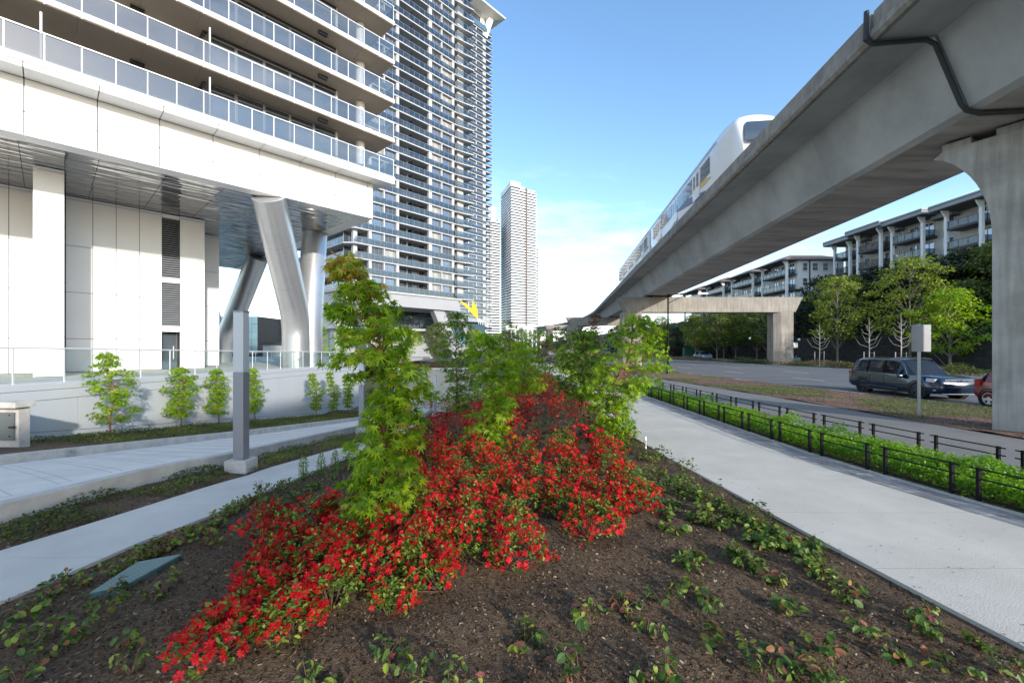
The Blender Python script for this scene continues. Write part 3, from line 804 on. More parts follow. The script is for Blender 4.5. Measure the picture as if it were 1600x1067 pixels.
# near pier: flared column set on the skew
def pier(cx, cy, dirx, diry, half, flare, thick_, ztop, zcap, label):
    t = thing('guideway_pier', label, 'pier', (cx, cy, 0))
    d = Vector((dirx, diry, 0)).normalized(); nrm = Vector((d.y, -d.x, 0))
    if nrm.x < 0: nrm = -nrm
    o = Vector((cx, cy, 0))
    prof = [(half, -.4), (half, zcap - 2.15)]
    for i in range(1, 11):
        a = i / 10; prof.append((half + flare * a ** 2.0, zcap - 2.15 + (ztop - .18 - zcap + 2.15) * (1 - (1 - a) ** 1.35)))
    prof.append((half + flare - .22, ztop))
    pts = [(h, z) for h, z in prof] + [(-h, z) for h, z in reversed(prof)]
    m_ = MB(); n = len(pts)
    va = [o + d * h + Vector((0, 0, z)) for h, z in pts]; vb = [p + nrm * thick_ for p in va]
    m_.add(va + vb, [tuple(range(n)), tuple(range(2 * n - 1, n - 1, -1))] + [(i, n + i, n + (i + 1) % n, (i + 1) % n) for i in range(n)])
    obj('column', m_, 'concrete_pier', t, bevel=.03)
    for k in (-1, 1):
        for h in (.72, 1.8) if k > 0 else (.72, 1.8):
            c = o + d * (k * h) + nrm * .45
            e = [c + d * a * .30 + nrm * b * .42 for a, b in ((-1, -1), (1, -1), (1, 1), (-1, 1))]
            obj('bearing_plinth', MB().hexa([tuple(p + Vector((0, 0, ztop))) for p in e] + [tuple(p + Vector((0, 0, ztop + .17))) for p in e]), 'concrete_pier', t)
            e = [c + d * a * .22 + nrm * b * .3 for a, b in ((-1, -1), (1, -1), (1, 1), (-1, 1))]
            obj('bearing_pad', MB().hexa([tuple(p + Vector((0, 0, ztop + .17))) for p in e] + [tuple(p + Vector((0, 0, ztop + .24))) for p in e]), 'black_paint', t)
    return t
pier(13.36, 10.52, -.447, .894, 1.1, 1.19, 1.5, 7.86, 7.3, 'wide flared concrete guideway pier beside the cycle path, cut off by the photo edge')
def straddle(y, xl, xr, cols, label, depth=1.9):
    zt = gs(y) - .24
    t = thing('straddle_beam', label, 'pier', ((xl + xr) / 2, y, 0), 'concrete cross beams carrying the guideway')
    p = [(xl, zt), (xr, zt), (xr - .95, zt - depth), (xl + .95, zt - depth)]
    m_ = MB(); va = [(x, y - .9, z) for x, z in p]; vb = [(x, y + .9, z) for x, z in p]
    m_.add(va + vb, [(3, 2, 1, 0), (4, 5, 6, 7)] + [(i, (i + 1) % 4, 4 + (i + 1) % 4, 4 + i) for i in range(4)])
    obj('beam', m_, 'concrete_beam', t, bevel=.04)
    for cx in cols:
        c = .32
        poly = [(cx - 1.3, y - .8 + c), (cx - 1.3 + .75, y - .8 - .15), (cx + 1.1 - .2, y - .8 - .15), (cx + 1.1, y - .8 + .05), (cx + 1.1, y + .8), (cx - 1.3, y + .8)]
        obj('column', MB().prism(poly, -.3, zt - depth), 'concrete_beam', t, bevel=.03)
    for u in (-1.2, 1.2):
        obj('bearing_pad', MB().box(gc(y) + u - .3, gc(y) + u + .3, y - .3, y + .3, zt, zt + .22), 'black_paint', t)
    return t
straddle(54.5, 13.4, 36.4, (15.2, 34.2), 'long concrete cross beam over the road with a square column in the median')
straddle(100, 12.6, 27.5, (14.2, 26), 'distant concrete cross beam end jutting left of the guideway above the trees')
straddle(148, 11.2, 25, (13, 24), 'farthest and smallest concrete cross beam, low on the horizon')

# ------------------------------------------------------------------ train
def tpt(y, u, w): return (gc(y) - 1.9 + u, y - GB * (u - 1.9), gs(y) + 2.98 + w)
BODY = [(-1.05, .35), (-1.28, .5), (-1.33, 1.1), (-1.33, 2.35), (-1.22, 2.95), (-.9, 3.25), (-.45, 3.38), (0, 3.42), (.45, 3.38), (.9, 3.25), (1.22, 2.95), (1.33, 2.35), (1.33, 1.1), (1.28, .5), (1.05, .35)]
tr = thing('train', 'white driverless metro train with blue and yellow swoosh running on the guideway', 'train', tuple(tpt(22, 0, 0)))
NOSE = [(21.2, .58, 0), (21.32, .70, 0), (21.65, .83, 0), (22.2, .92, 0), (23.0, .975, 0), (24.0, 1.0, 0)]
def car(y0, y1, nose):
    rings = []
    if nose:
        for yy, s, dz in NOSE:
            rings.append([tpt(yy + (0.24 * max(0, w - 1.2) ** 1.6 * (24.0 - yy) / 2.8 if yy < 23.7 else 0), u * (s ** .55), .35 + (w - .35) * (s ** .35)) for u, w in BODY])
        yy0 = 24.0
    else:
        rings.append([tpt(y0, u * .96, w) for u, w in BODY]); yy0 = y0 + .15
    for i in range(6):
        rings.append([tpt(yy0 + (y1 - .15 - yy0) * i / 5, u, w) for u, w in BODY])
    rings.append([tpt(y1, u * .96, w) for u, w in BODY])
    b = obj('car_body', MB().loft(rings), 'train_white', tr, smooth=True)
    def sidep(ya, yb, w0, w1, mat, nm, out=.012, par=b):
        for sg in (-1, 1):
            m_ = MB(); r_ = []
            for q in (ya, yb): r_.append([tpt(q, sg * 1.328, w0), tpt(q, sg * (1.335 + out), w0), tpt(q, sg * (1.335 + out), w1), tpt(q, sg * 1.328, w1)])
            obj(nm, m_.loft(r_), mat, par)
    q = (25.2 if nose else y0 + 1.2)
    k = 0
    while q + 1.5 < y1:
        if k % 3 == 1:
            sidep(q, q + .72, .62, 2.42, 'train_white', 'door', .018); sidep(q + .74, q + 1.46, .62, 2.42, 'train_white', 'door', .018)
            sidep(q + .16, q + .60, 1.35, 2.25, 'train_glass', 'door_window', .026); sidep(q + .88, q + 1.30, 1.35, 2.25, 'train_glass', 'door_window', .026)
            q += 1.65
        else:
            sidep(q, q + 1.75, 1.32, 2.32, 'train_glass', 'window'); q += 1.95
        k += 1
    sidep((24.1 if nose else y0 + .4), y1 - .3, 2.60, 2.70, 'train_grey', 'roof_stripe', .004)
    # swoosh: flat colour bands that sweep down to the front
    for sg in (-1, 1):
        if nose:
            for (mat, pts) in (('train_yellow', [(25.0, 1.0, 1.04), (26.3, .98, 1.34), (28.0, 1.10, 1.62), (30.2, 1.50, 1.56)]),
                               ('train_blue', [(26.0, .5, .55), (28.0, .55, .95), (30.5, .90, 1.45), (33.5, 1.30, 1.85), (36.0, 1.6, 2.3), (38.5, 1.3, 2.5), (41.5, 1.2, 2.2)])):
                rr = [[tpt(yq, sg * 1.329, a), tpt(yq, sg * 1.343, a), tpt(yq, sg * 1.343, c), tpt(yq, sg * 1.329, c)] for yq, a, c in pts]
                obj('swoosh', MB().loft(rr), mat, b)
        else:
            rr = [[tpt(yq, sg * 1.329, a), tpt(yq, sg * 1.343, a), tpt(yq, sg * 1.343, c), tpt(yq, sg * 1.329, c)] for yq, a, c in [(y0 + .5, 1.0, 1.25), (y1 - .5, .9, 1.2)]]
            obj('swoosh', MB().loft(rr), 'train_blue', b)
    if nose:
        # windscreen and lamps follow the nose
        g = []
        for (w, half) in ((1.40, .86), (1.9, .86), (2.35, .78), (2.62, .62)):
            wo = .35 + (w - .35) / (.58 ** .35)
            g.append([tpt(21.2 + .24 * max(0, wo - 1.2) ** 1.6 - .035, u * half, w) for u in (-1, -.6, -.2, .2, .6, 1)])
        V = [p for r_ in g for p in r_]; F = [(j * 6 + i, j * 6 + i + 1, (j + 1) * 6 + i + 1, (j + 1) * 6 + i) for j in range(3) for i in range(5)]
        obj('windscreen', MB().add(V, F), 'train_glass', b, smooth=True)
        for sg in (-1, 1):
            c = tpt(21.2, sg * .62, .95)
            obj('headlight', MB().lathe(c, [(.03, -.05), (.13, -.03), (.14, .1)], 'y', 12), 'lamp_glass', b)
    for yy in ((26, 38.5) if nose else (y0 + 3.5, y1 - 3.5)):
        obj('bogie', MB().loft([[tpt(yy - 1.2, -.9, -.6), tpt(yy - 1.2, .9, -.6), tpt(yy - 1.2, .9, .34), tpt(yy - 1.2, -.9, .34)], [tpt(yy + 1.2, -.9, -.6), tpt(yy + 1.2, .9, -.6), tpt(yy + 1.2, .9, .34), tpt(yy + 1.2, -.9, .34)]]), 'dark_metal', tr)
car(21.2, 43.0, True)
car(43.7, 69, False)
obj('gangway', MB().loft([[tpt(q, u * .85, .4 + (w - .35) * .88) for u, w in BODY] for q in (42.9, 43.8)]), 'plastic_black', tr)
# ------------------------------------------------------------------ buildings
D1 = (0.679, 0.734); D2 = (-0.734, 0.679)
def Frame(ox, oy, a=D1, b=D2):
    return lambda t, s, z: (ox + a[0] * t + b[0] * s, oy + a[1] * t + b[1] * s, z)

F1 = Frame(-9.88, 30.5)
ZS = 11.35
pt = thing('apartment_tower', 'white panelled tower lifted on big steel columns, with deep glass-railed balconies above', 'building', (-15, 28, 0))
# fascia panels
JT = [0.0, -.44] + [-.44 - 2.28 * i for i in range(1, 15)]
for a, b in zip(JT, JT[1:]):
    for z0, z1 in ((ZS + .0, 12.335), (12.37, 13.78)):
        obj('fascia_panel', MB().fbox(F1, b + .018, a - .018, -.0, .10, z0, z1), 'panel_white', pt)
    obj('cornice_panel', MB().fbox(F1, b + .018, (a if a < 0 else 1.08) - .018, -1.08, .0, 13.80, 14.02), 'panel_white', pt)
for i in range(13):
    s0 = i * 2.28
    obj('fascia_panel', MB().fbox(F1, -.10, 0, s0 + .112 if i == 0 else s0 + .012, s0 + 2.27, ZS, 13.79), 'panel_white', pt)
obj('backing', MB().fbox(F1, -33, -.11, .11, 29.7, ZS + .10, 13.9), 'joint_dark', pt)
obj('cornice_edge', MB().fbox(F1, -33, 1.10, -1.10, 25, 14.05, 14.32), 'panel_white', pt)
# rippled metal soffit in panels, white border
for i in range(12):
    for j in range(11):
        a, b = -1.0 - i * 2.6, -1.0 - (i + 1) * 2.6
        if b < -30.5: continue
        c, d = .9 + j * 2.6, .9 + (j + 1) * 2.6
        if c < 9.0 < d + 2.6 and b < -9: pass
        obj('soffit_panel', MB().fbox(F1, b + .01, a - .01, c + .01, d - .01, ZS + .01, ZS + .07), 'soffit_metal', pt)
obj('soffit_border', MB().fbox(F1, -.99, -.11, .11, 29.7, ZS - .005, ZS + .08), 'panel_white', pt)
obj('soffit_border', MB().fbox(F1, -32, -1.0, .11, .895, ZS - .005, ZS + .08), 'panel_white', pt)
# lower walls
ZJ = [.72, 2.74, 5.55, 8.36, 11.17, ZS - .01]
def wall_panels(ts, s, z=ZJ, dep=.08, nm='wall_panel'):
    for a, b in zip(ts, ts[1:]):
        for z0, z1 in zip(z, z[1:]):
            obj(nm, MB().fbox(F1, a + .014, b - .014, s, s + dep, z0 + .014, z1 - .014), 'panel_white', pt)
wall_panels([-24, -22.8, -21.7, -20.6, -19.5, -18.3, -17.2, -16.1], 9.23)
wall_panels([-14.98, -13.81, -12.74, -11.61, -10.45], 9.23)
wall_panels([-9.48, -8.04], 9.23)
wall_panels([-10, -8.7, -7.4, -6.1], 13.8)
for z0, z1 in zip(ZJ, ZJ[1:]):                                  # pilaster cladding and returns
    obj('pilaster_panel', MB().fbox(F1, -16.21, -15.13, 4.13, 4.21, z0 + .01, z1 - .01), 'panel_white', pt)
    obj('pilaster_panel', MB().fbox(F1, -15.20, -15.12, 4.22, 9.20, z0 + .01, z1 - .01), 'panel_white', pt)
    obj('wall_panel', MB().fbox(F1, -8.12, -8.04, 9.32, 13.78, z0 + .01, z1 - .01), 'panel_white', pt)
    obj('wall_panel', MB().fbox(F1, -6.18, -6.10, 13.9, 18, z0 + .01, z1 - .01), 'panel_white', pt)
obj('wall_core', MB().fbox(F1, -30, -10.46, 9.33, 22, .5, ZS).fbox(F1, -9.47, -8.14, 9.33, 22, .5, ZS).fbox(F1, -12, -6.2, 13.9, 22, .5, ZS).fbox(F1, -10.47, -9.46, 10.1, 11, 3.3, ZS), 'joint_dark', pt)
obj('pilaster_core', MB().fbox(F1, -16.15, -15.21, 4.22, 9.3, .5, ZS), 'joint_dark', pt)
slat = None
for z0, z1 in ((7.02, 11.0), (3.72, 6.6)):
    z = z0
    while z < z1:
        if slat is None:
            slat = obj('louvre_slat', MB().add([F1(-10.44, 9.30, z), F1(-9.50, 9.30, z), F1(-9.50, 9.42, z + .09), F1(-10.44, 9.42, z + .09), F1(-10.44, 9.31, z - .012), F1(-9.50, 9.31, z - .012), F1(-9.50, 9.43, z + .078), F1(-10.44, 9.43, z + .078)], [(0, 1, 2, 3), (7, 6, 5, 4), (0, 4, 5, 1), (3, 2, 6, 7)]), 'mullion_grey', pt); zb = z
        else: share(slat, 'louvre_slat', pt, (0, 0, z - zb))
        z += .15
for z0, z1 in ((11.05, 11.3), (6.65, 6.98), (3.28, 3.68)): obj('transom', MB().fbox(F1, -10.44, -9.49, 9.24, 9.45, z0, z1), 'panel_white', pt)
obj('louvre_back', MB().fbox(F1, -10.44, -9.49, 9.6, 9.66, 3.3, 11.3), 'black_paint', pt)
dd = obj('glass_door', MB().fbox(F1, -10.43, -9.5, 9.9, 9.96, .72, 3.2), 'window_blue', pt)
obj('handle', MB().fbox(F1, -9.75, -9.71, 9.84, 9.90, 1.4, 2.3), 'alu', dd)

# big steel columns, splayed
def leg(pts, r, name='steel_column'):
    P = [Vector(p) for p in pts]
    # rounded run through the kink
    Q = [P[0]]
    for i in range(1, len(P) - 1):
        a, b, c = P[i - 1], P[i], P[i + 1]
        ra = min(1.4, (b - a).length * .45); rb = min(1.9, (c - b).length * .45)
        p0 = b + (a - b).normalized() * ra; p1 = b + (c - b).normalized() * rb
        for k in range(7):
            u = k / 6; Q.append(p0 * (1 - u) ** 2 + b * 2 * u * (1 - u) + p1 * u * u)
    Q.append(P[-1])
    rings = []
    for i, p in enumerate(Q):
        d = (Q[min(i + 1, len(Q) - 1)] - Q[max(i - 1, 0)]).normalized()
        ring = []
        for k in range(40):
            th = 2 * math.pi * k / 40
            v = Vector((math.cos(th), math.sin(th), 0)) * r
            v.z = -(v.x * d.x + v.y * d.y) / d.z              # cut level so legs meet floor and soffit
            ring.append(p + v * 1.0)
        rings.append([tuple(v) for v in ring])
    o = obj(name, MB().loft(rings), 'steel_column', pt, smooth=True)
    for q in (.33, .66):
        p = P[-2].lerp(P[-1], q)
        d = (P[-1] - P[-2]).normalized(); rr = []
        for h in (-.008, .008):
            ring = []
            for k in range(40):
                th = 2 * math.pi * k / 40; v = Vector((math.cos(th), math.sin(th), 0)) * (r + .003); v.z = -(v.x * d.x + v.y * d.y) / d.z
                ring.append(tuple(p + v + d * h))
            rr.append(ring)
        obj('joint_ring', MB().loft(rr, cap=False), 'mullion_grey', o)
leg([(-15.6, 31.0, .6), (-15.6, 31.0, 4.4), (-14.75, 26.0, ZS)], .92)
leg([(-15.15, 32.2, .6), (-15.3, 32.3, 3.4), (-15.9, 34.6, ZS)], .92)
leg([(-31.2, 46.0, .3), (-31.0, 46.0, 2.4), (-25.6, 43.2, ZS)], .9)
leg([(-31.6, 46.2, .3), (-31.6, 46.2, 2.2), (-36.5, 50.0, ZS)], .9)

# floors above
LEV = [14.32, 16.80, 19.58, 22.36, 25.14, 27.92]
pane_m = None
def window_mesh(F, w, h, bars, name='window', fr=.055, mats=('mullion_grey', 'window_dark')):
    m_ = MB()
    m_.fbox(F, 0, w, 0.02, .05, 0, h, 1)
    m_.fbox(F, 0, fr, -.03, .02, 0, h).fbox(F, w - fr, w, -.03, .02, 0, h).fbox(F, fr, w - fr, -.03, .02, 0, fr).fbox(F, fr, w - fr, -.03, .02, h - fr, h)
    for b in bars:
        if b[0] == 'h': m_.fbox(F, fr, w - fr, -.02, .02, b[1] - .025, b[1] + .025)
        else: m_.fbox(F, b[1] - .025, b[1] + .025, -.02, .02, fr, h - fr)
    me = bpy.data.meshes.new(name); me.from_pydata(m_.v, [], m_.f)
    for x in mats: me.materials.append(MATS[x])
    me.polygons.foreach_set('material_index', m_.m)
    return me
FO = Frame(0, 0)
win1 = window_mesh(FO, 1.44, 2.28, [('h', .55), ('h', 1.95)], mats=('mullion_grey', 'window_dark'))
def place(me, name, parent, P):
    o = bpy.data.objects.new(name, me); COL.objects.link(o); o.parent = parent
    o.location = Vector(P) - rootloc(parent); return o
pm_ = {}
def box_mesh(key, F, *a, mat):
    if key not in pm_:
        m_ = MB().fbox(F, *a); me = bpy.data.meshes.new(key); me.from_pydata(m_.v, [], m_.f); me.materials.append(MATS[mat]); pm_[key] = me
    return pm_[key]
for li, zf in enumerate(LEV):
    if li == 0:
        bal = obj('balcony', MB().fbox(F1, -32, 1.02, -1.02, 24.9, zf + .005, zf + .12), 'slab_grey', pt)
    else:
        bal = obj('balcony', MB().fbox(F1, -32, 1.08, -1.08, 25, zf, zf + .26), 'panel_white', pt)
        for i in range(14):
            a, b = 1.02 - i * 2.26, 1.02 - (i + 1) * 2.26
            obj('soffit_panel', MB().fbox(F1, b + .006, a - .006, -1.02, 4.9 if i < 2 else 4.4, zf - .03, zf - .004), 'soffit_brown', bal)
        for (t_, s_) in ((-3.76, -.45), (-12.6, 1.0), (-7.2, 3.2)):
            obj('ceiling_light', MB().fbox(F1, t_ - .28, t_ + .28, s_ - .11, s_ + .11, zf - .20, zf - .031), 'dark_metal', bal)
    z0 = zf + (.12 if li == 0 else .26)
    pane = box_mesh('glass_panel', FO, .03, 1.09, -.008, .008, -.10, 1.02, mat='rail_glass_grey')
    post = box_mesh('rail_post', FO, -.02, .02, -.03, .03, -.30, 1.05, mat='alu')
    spane = box_mesh('glass_panel_side', FO, -.008, .008, .03, 1.09, -.10, 1.02, mat='rail_glass_grey')
    for i in range(20):
        place(pane, 'glass_panel', bal, F1(1.0 - (i + 1) * 1.12, -1.03, z0))
        place(post, 'rail_post', bal, F1(1.0 - i * 1.12, -1.03, z0))
    for i in range(12):
        place(spane, 'glass_panel', bal, F1(1.03, -1.0 + i * 1.12, z0))
        place(post, 'rail_post', bal, F1(1.03, -1.0 + (i + 1) * 1.12, z0))
    obj('top_rail', MB().fbox(F1, -22, 1.06, -1.06, -1.0, z0 + 1.05, z0 + 1.10).fbox(F1, 1.0, 1.06, -1.0, 12.4, z0 + 1.05, z0 + 1.10), 'alu', bal)
    ztop = LEV[li + 1] if li < 5 else zf + 2.78
    for i in range(5): place(win1, 'window', pt, F1(-2.52 - 1.46 * (i + 1), .37, z0 + .02))
    obj('window_head', MB().fbox(F1, -9.82, -2.52, .36, .45, z0 + 2.30, ztop - .035), 'dark_metal', pt)
    obj('side_wall', MB().fbox(F1, -2.52, -2.40, .37, 4.6, z0, ztop - .035), 'panel_wall', pt)
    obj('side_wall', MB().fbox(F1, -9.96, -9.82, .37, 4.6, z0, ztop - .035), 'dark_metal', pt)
    for t_ in (-13.0, -15.9, -19.0, -22): place(win1, 'window', pt, F1(t_, 4.35, z0 + .02))
    obj('back_wall', MB().fbox(F1, -32, -9.9, 4.45, 4.6, z0, ztop - .035).fbox(F1, -2.4, -1.2, 4.45, 4.6, z0, ztop - .035), 'panel_wall', pt)
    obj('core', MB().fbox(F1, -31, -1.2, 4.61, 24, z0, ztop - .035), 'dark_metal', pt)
    c = F1(-.64, .64, 0)
    obj('round_column', MB().lathe((c[0], c[1], z0), [(.31, 0), (.31, ztop - .035 - z0)], 'z', 24), 'panel_white', pt, smooth=True)
    for t_ in ([-9.9, -15.9] if li in (0, 2) else [-9.9]):
        dv = obj('divider', MB().fbox(F1, t_ - .01, t_ + .01, -.85, .33, z0 + .08, z0 + 1.95), 'rail_glass_grey', pt)
        obj('divider_post', MB().fbox(F1, t_ - .035, t_ + .035, -.92, -.86, z0, z0 + 2.0), 'panel_white', dv)
obj('roof', MB().fbox(F1, -32, 1.08, -1.08, 25, 30.7, 31.1), 'panel_white', pt)

# buildings glimpsed under the soffit
gb = thing('glass_building', 'far teal glass office block seen between the steel columns', 'building', (-74, 120, 0))
obj('core', MB().box(-82.5, -71.2, 120.1, 140, -1, 10.9), 'dark_metal', gb)
for i in range(7):
    for j in range(5):
        obj('glass_pane', MB().box(-82.4 + i * 1.6 + .04, -82.4 + (i + 1) * 1.6 - .04, 120, 120.08, .2 + j * 2.15, .2 + (j + 1) * 2.15 - .08), 'glass_teal', gb)
gl = thing('low_building', 'low dark grey flat-roofed building far behind the steel columns', 'building', (-54, 105, 0))
obj('wall', MB().box(-61, -46.5, 105, 120, -.5, 2.9), 'beam_grey', gl)
obj('roof', MB().box(-61.5, -52, 104.5, 120.5, 2.9, 3.6).box(-52, -46, 104.5, 120, 2.9, 3.1), 'dark_metal', gl)

# ------------------------------------------------------------------ grey residential tower with curved-free slab edges
def tP(ox, oy): return lambda px: ((lambda k: (oy * k - ox) / (D1[0] - D1[1] * k))((px - 800) / 670))
F2 = Frame(-23.17, 87.2)
T2 = tP(-23.17, 87.2)
ta = thing('grey_tower', 'tall grey glass apartment tower with stacked slab balconies, standing on a concrete podium', 'building', (-20, 95, 0))
TA = {p: T2(p) for p in (544, 579, 601, 622, 644.5, 673, 691, 708.6, 722, 737)}
Z0A, PA, NA = 13.25, 2.85, 27
def mesh_of(name, m_, mats):
    me = bpy.data.meshes.new(name); me.from_pydata(m_.v, [], m_.f)
    for x in mats: me.materials.append(MATS[x])
    if len(mats) > 1: me.polygons.foreach_set('material_index', m_.m)
    bm = bmesh.new(); bm.from_mesh(me); bmesh.ops.recalc_face_normals(bm, faces=bm.faces); bm.to_mesh(me); bm.free()
    return me
def fprism(F, poly, z0, z1, m_=None, mi=0):
    m_ = m_ or MB()
    return m_.prism([F(t, s, 0)[:2] for t, s in poly], z0, z1, mi)
slabA = fprism(FO, [(TA[544] - .2, 1.6), (TA[544] + 1.4, 0), (TA[708.6] + .5, 0), (TA[737], -.9), (TA[737], 6), (TA[737], 28), (TA[544] - .2, 28)], 0, .24)
slabA = mesh_of('slab', slabA, ['slab_grey'])
railm = MB()
q = TA[544] + 1.5
railm.fbox(FO, TA[544] + 1.4, TA[708.6] + .5, .04, .06, .30, 1.36, 0)
railm.fbox(FO, TA[708.6] + .55, TA[737] - .05, -.55, -.53, .30, 1.36, 0)
railm.fbox(FO, TA[544] - .16, TA[544] - .14, 1.7, 22, .30, 1.36, 0)
while q < TA[737]:
    ss = .02 if q < TA[708.6] + .5 else -.57
    railm.fbox(FO, q, q + .04, ss, ss + .06, .24, 1.40, 1); q += 1.3
q = 1.7
while q < 22: railm.fbox(FO, TA[544] - .19, TA[544] - .12, q, q + .045, .3, 1.4, 1); q += 1.18
railm.fbox(FO, TA[544] + 1.4, TA[708.6] + .5, .02, .08, 1.36, 1.41, 1).fbox(FO, TA[544] - .18, TA[544] - .12, 1.7, 22, 1.36, 1.41, 1).fbox(FO, TA[708.6] + .5, TA[737], -.57, -.51, 1.36, 1.41, 1)
railA = mesh_of('balcony_railing', railm, ['rail_glass_tower', 'mullion_grey'])
wA = {}
def winA(w, key, bars, mats=('mullion_grey', 'window_blue')):
    if key not in wA: wA[key] = window_mesh(FO, w, 2.46, bars, fr=.07, mats=mats)
    return wA[key]
for k in range(NA):
    z = Z0A + PA * k
    sl = place(slabA, 'slab', ta, F2(0, 0, z))
    place(railA, 'balcony_railing', sl, F2(0, 0, z))
    zz = z + .32
    for a, b in ((579, 601), (601, 622), (673, 691), (691, 708.6)):
        w = TA[b] - TA[a] - .3
        vr = ('window_blue', 'window_blue', 'window_blue', 'window_dark', 'window_curtain')[random.Random(k * 31 + int(a)).randrange(5)]
        place(winA(w, (a, b, vr), [('v', w / 3), ('v', 2 * w / 3), ('h', .8)], ('mullion_grey', vr)), 'window', ta, F2(TA[a] + .2, .55, zz))
    for a, b in ((622, 644.5), (644.5, 673)):
        w = TA[b] - TA[a] - .3
        place(winA(w, (a, b), [('v', w / 3), ('v', 2 * w / 3)], ('mullion_grey', 'window_dark')), 'window', ta, F2(TA[a] + .2, 2.3, zz))
    place(winA(3.6, 'lg', [('v', 1.2), ('v', 2.4)], ('mullion_grey', 'window_dark')), 'window', ta, F2(TA[544] + .6, 3.2, zz))
    place(winA(3.4, 'rg', [('v', 1.2)], ('mullion_grey', 'window_dark')), 'window', ta, F2(TA[708.6] + .2, 2.4, zz))
    if k < 7:
        for j in range(5):
            me = wA.setdefault('side', window_mesh(Frame(0, 0, (-D2[0], -D2[1]), D1), 2.6, 2.46, [('v', .9), ('v', 1.7)], fr=.08, mats=('mullion_grey', 'window_blue')))
            place(me, 'window', ta, F2(TA[544] + (1.4 if j % 2 else 3.0), 6.4 + j * 3.6, zz))
    # screen between the two recessed balconies
    if k < 24: place(box_mesh('screen', FO, -.03, .03, .15, 2.2, 0, 2.0, mat='rail_glass_tower'), 'balcony_screen', ta, F2(TA[644.5], 0, zz))
ZA = Z0A + PA * NA
for p_, w_, s0 in ((579, .62, .10), (601, .26, .10), (622, .62, .10), (644.5, .2, 1.9), (673, .85, .10), (691, .26, .10), (708.6, .62, .10)):
    obj('column', MB().fbox(F2, TA[p_] - w_ / 2, TA[p_] + w_ / 2, s0, s0 + .6, Z0A + .31, ZA), 'column_light', ta)
obj('column', MB().fbox(F2, TA[722] - .9, TA[722] + .9, .6, 1.6, Z0A, ZA), 'column_light', ta)
obj('column', MB().fbox(F2, TA[544] + 1.5, TA[544] + 2.3, 1.0, 1.8, Z0A, ZA), 'column_light', ta)
obj('core', MB().fbox(F2, TA[544] + 3.1, TA[579], 3.4, 27, Z0A, ZA).fbox(F2, TA[579], TA[622], .72, 27, Z0A, ZA).fbox(F2, TA[622], TA[673], 2.5, 27, Z0A, ZA).fbox(F2, TA[673], TA[708.6], .72, 27, Z0A, ZA).fbox(F2, TA[708.6], TA[722] + 1, 2.6, 27, Z0A, ZA), 'beam_grey', ta)
obj('roof', MB().fbox(F2, TA[544], TA[737], 0, 28, ZA, ZA + 1), 'slab_grey', ta)
# podium
obj('podium_beam', MB().fbox(F2, TA[544] - .6, TA[708.6] + 1.5, -.5, 29, 10.5, 13.0), 'beam_grey', ta)
obj('podium_edge', MB().fbox(F2, TA[544] - .9, TA[708.6] + 2.0, -.8, 29, 13.0, 13.24), 'column_light', ta)
def raker(t0, t1, w, s0, s1, zb=-.3, zt=10.5):
    obj('raking_column', MB().hexa([F2(t0, s0, zb), F2(t0 + w, s0, zb), F2(t0 + w, s1, zb), F2(t0, s1, zb), F2(t1, s0, zt), F2(t1 + w, s0, zt), F2(t1 + w, s1, zt), F2(t1, s1, zt)]), 'beam_grey', ta)
raker(14.5, 9.0, 3.0, .2, 1.8); raker(-4.5, -9.0, 2.6, .2, 1.8); raker(-9.5, -9.5, 2.2, 8, 10); raker(-9.5, -5.5, 2.2, 16, 18)
raker(22.5, 17.5, 1.6, 1.5, 2.6, zt=9)
obj('podium_hall', MB().fbox(F2, -9, 16, 9, 27, -.3, 6.0), 'beam_grey', ta)
obj('podium_slab', MB().fbox(F2, -10, 18, 6, 28, 6.0, 6.5), 'column_light', ta)
for i in range(10): place(winA(2.3, 'pod', [('v', 1.15), ('h', 1.2)]), 'window', ta, F2(-8.6 + i * 2.5, 8.9, 6.9))
obj('podium_core', MB().fbox(F2, -8.9, 16, 9.1, 26, 6.5, 10.5), 'window_dark', ta)
obj('podium_slab', MB().fbox(F2, 15.5, 27, 1, 22, 8.4, 9.2), 'beam_grey', ta)
obj('shop_glazing', MB().fbox(F2, 16, 26.5, 2.2, 21, 4.2, 8.4), 'glass_teal', ta)
obj('shop_wall', MB().fbox(F2, 15.8, 26.8, 2.0, 21, -.3, 4.2), 'beam_grey', ta)

# yellow banner frame: a jagged sweeping strip on the podium roof
yb = thing('yellow_sculpture', 'bright yellow jagged leaf-like roof feature on the grey tower podium', 'sculpture', (-9.5, 98, 9.3))
pl = [(-12.0, 12.9), (-10.9, 12.5), (-9.9, 11.8), (-9.2, 11.1), (-9.0, 12.9), (-8.3, 11.9), (-7.9, 10.7), (-7.8, 9.0), (-8.2, 8.9), (-9.2, 10.1), (-10.4, 11.3), (-11.3, 12.1)]
m_ = MB(); n = len(pl)
m_.add([(x, 98, z) for x, z in pl] + [(x, 98.5, z) for x, z in pl], [tuple(range(n)), tuple(range(2 * n - 1, n - 1, -1))] + [(i, n + i, n + (i + 1) % n, (i + 1) % n) for i in range(n)])
obj('sail', m_, 'awning_yellow', yb)
for i in range(6): obj('rib', MB().tube([(-7.9 + i * .42, 98.2, 9.1 - i * .22), (-7.6 + i * .42, 98.2, 7.6 - i * .1)], .09, 6), 'tower_white', yb)
sg = thing('blue_sign', 'small blue shop sign with a white bar under the grey tower podium', 'sign', (-10.5, 90, 3.4))
obj('board', MB().box(-11.7, -9.0, 90, 90.12, 3.3, 4.5), 'sign_blue', sg)
obj('bar', MB().box(-10.4, -9.2, 89.96, 89.99, 3.8, 4.05), 'tower_white', sg)
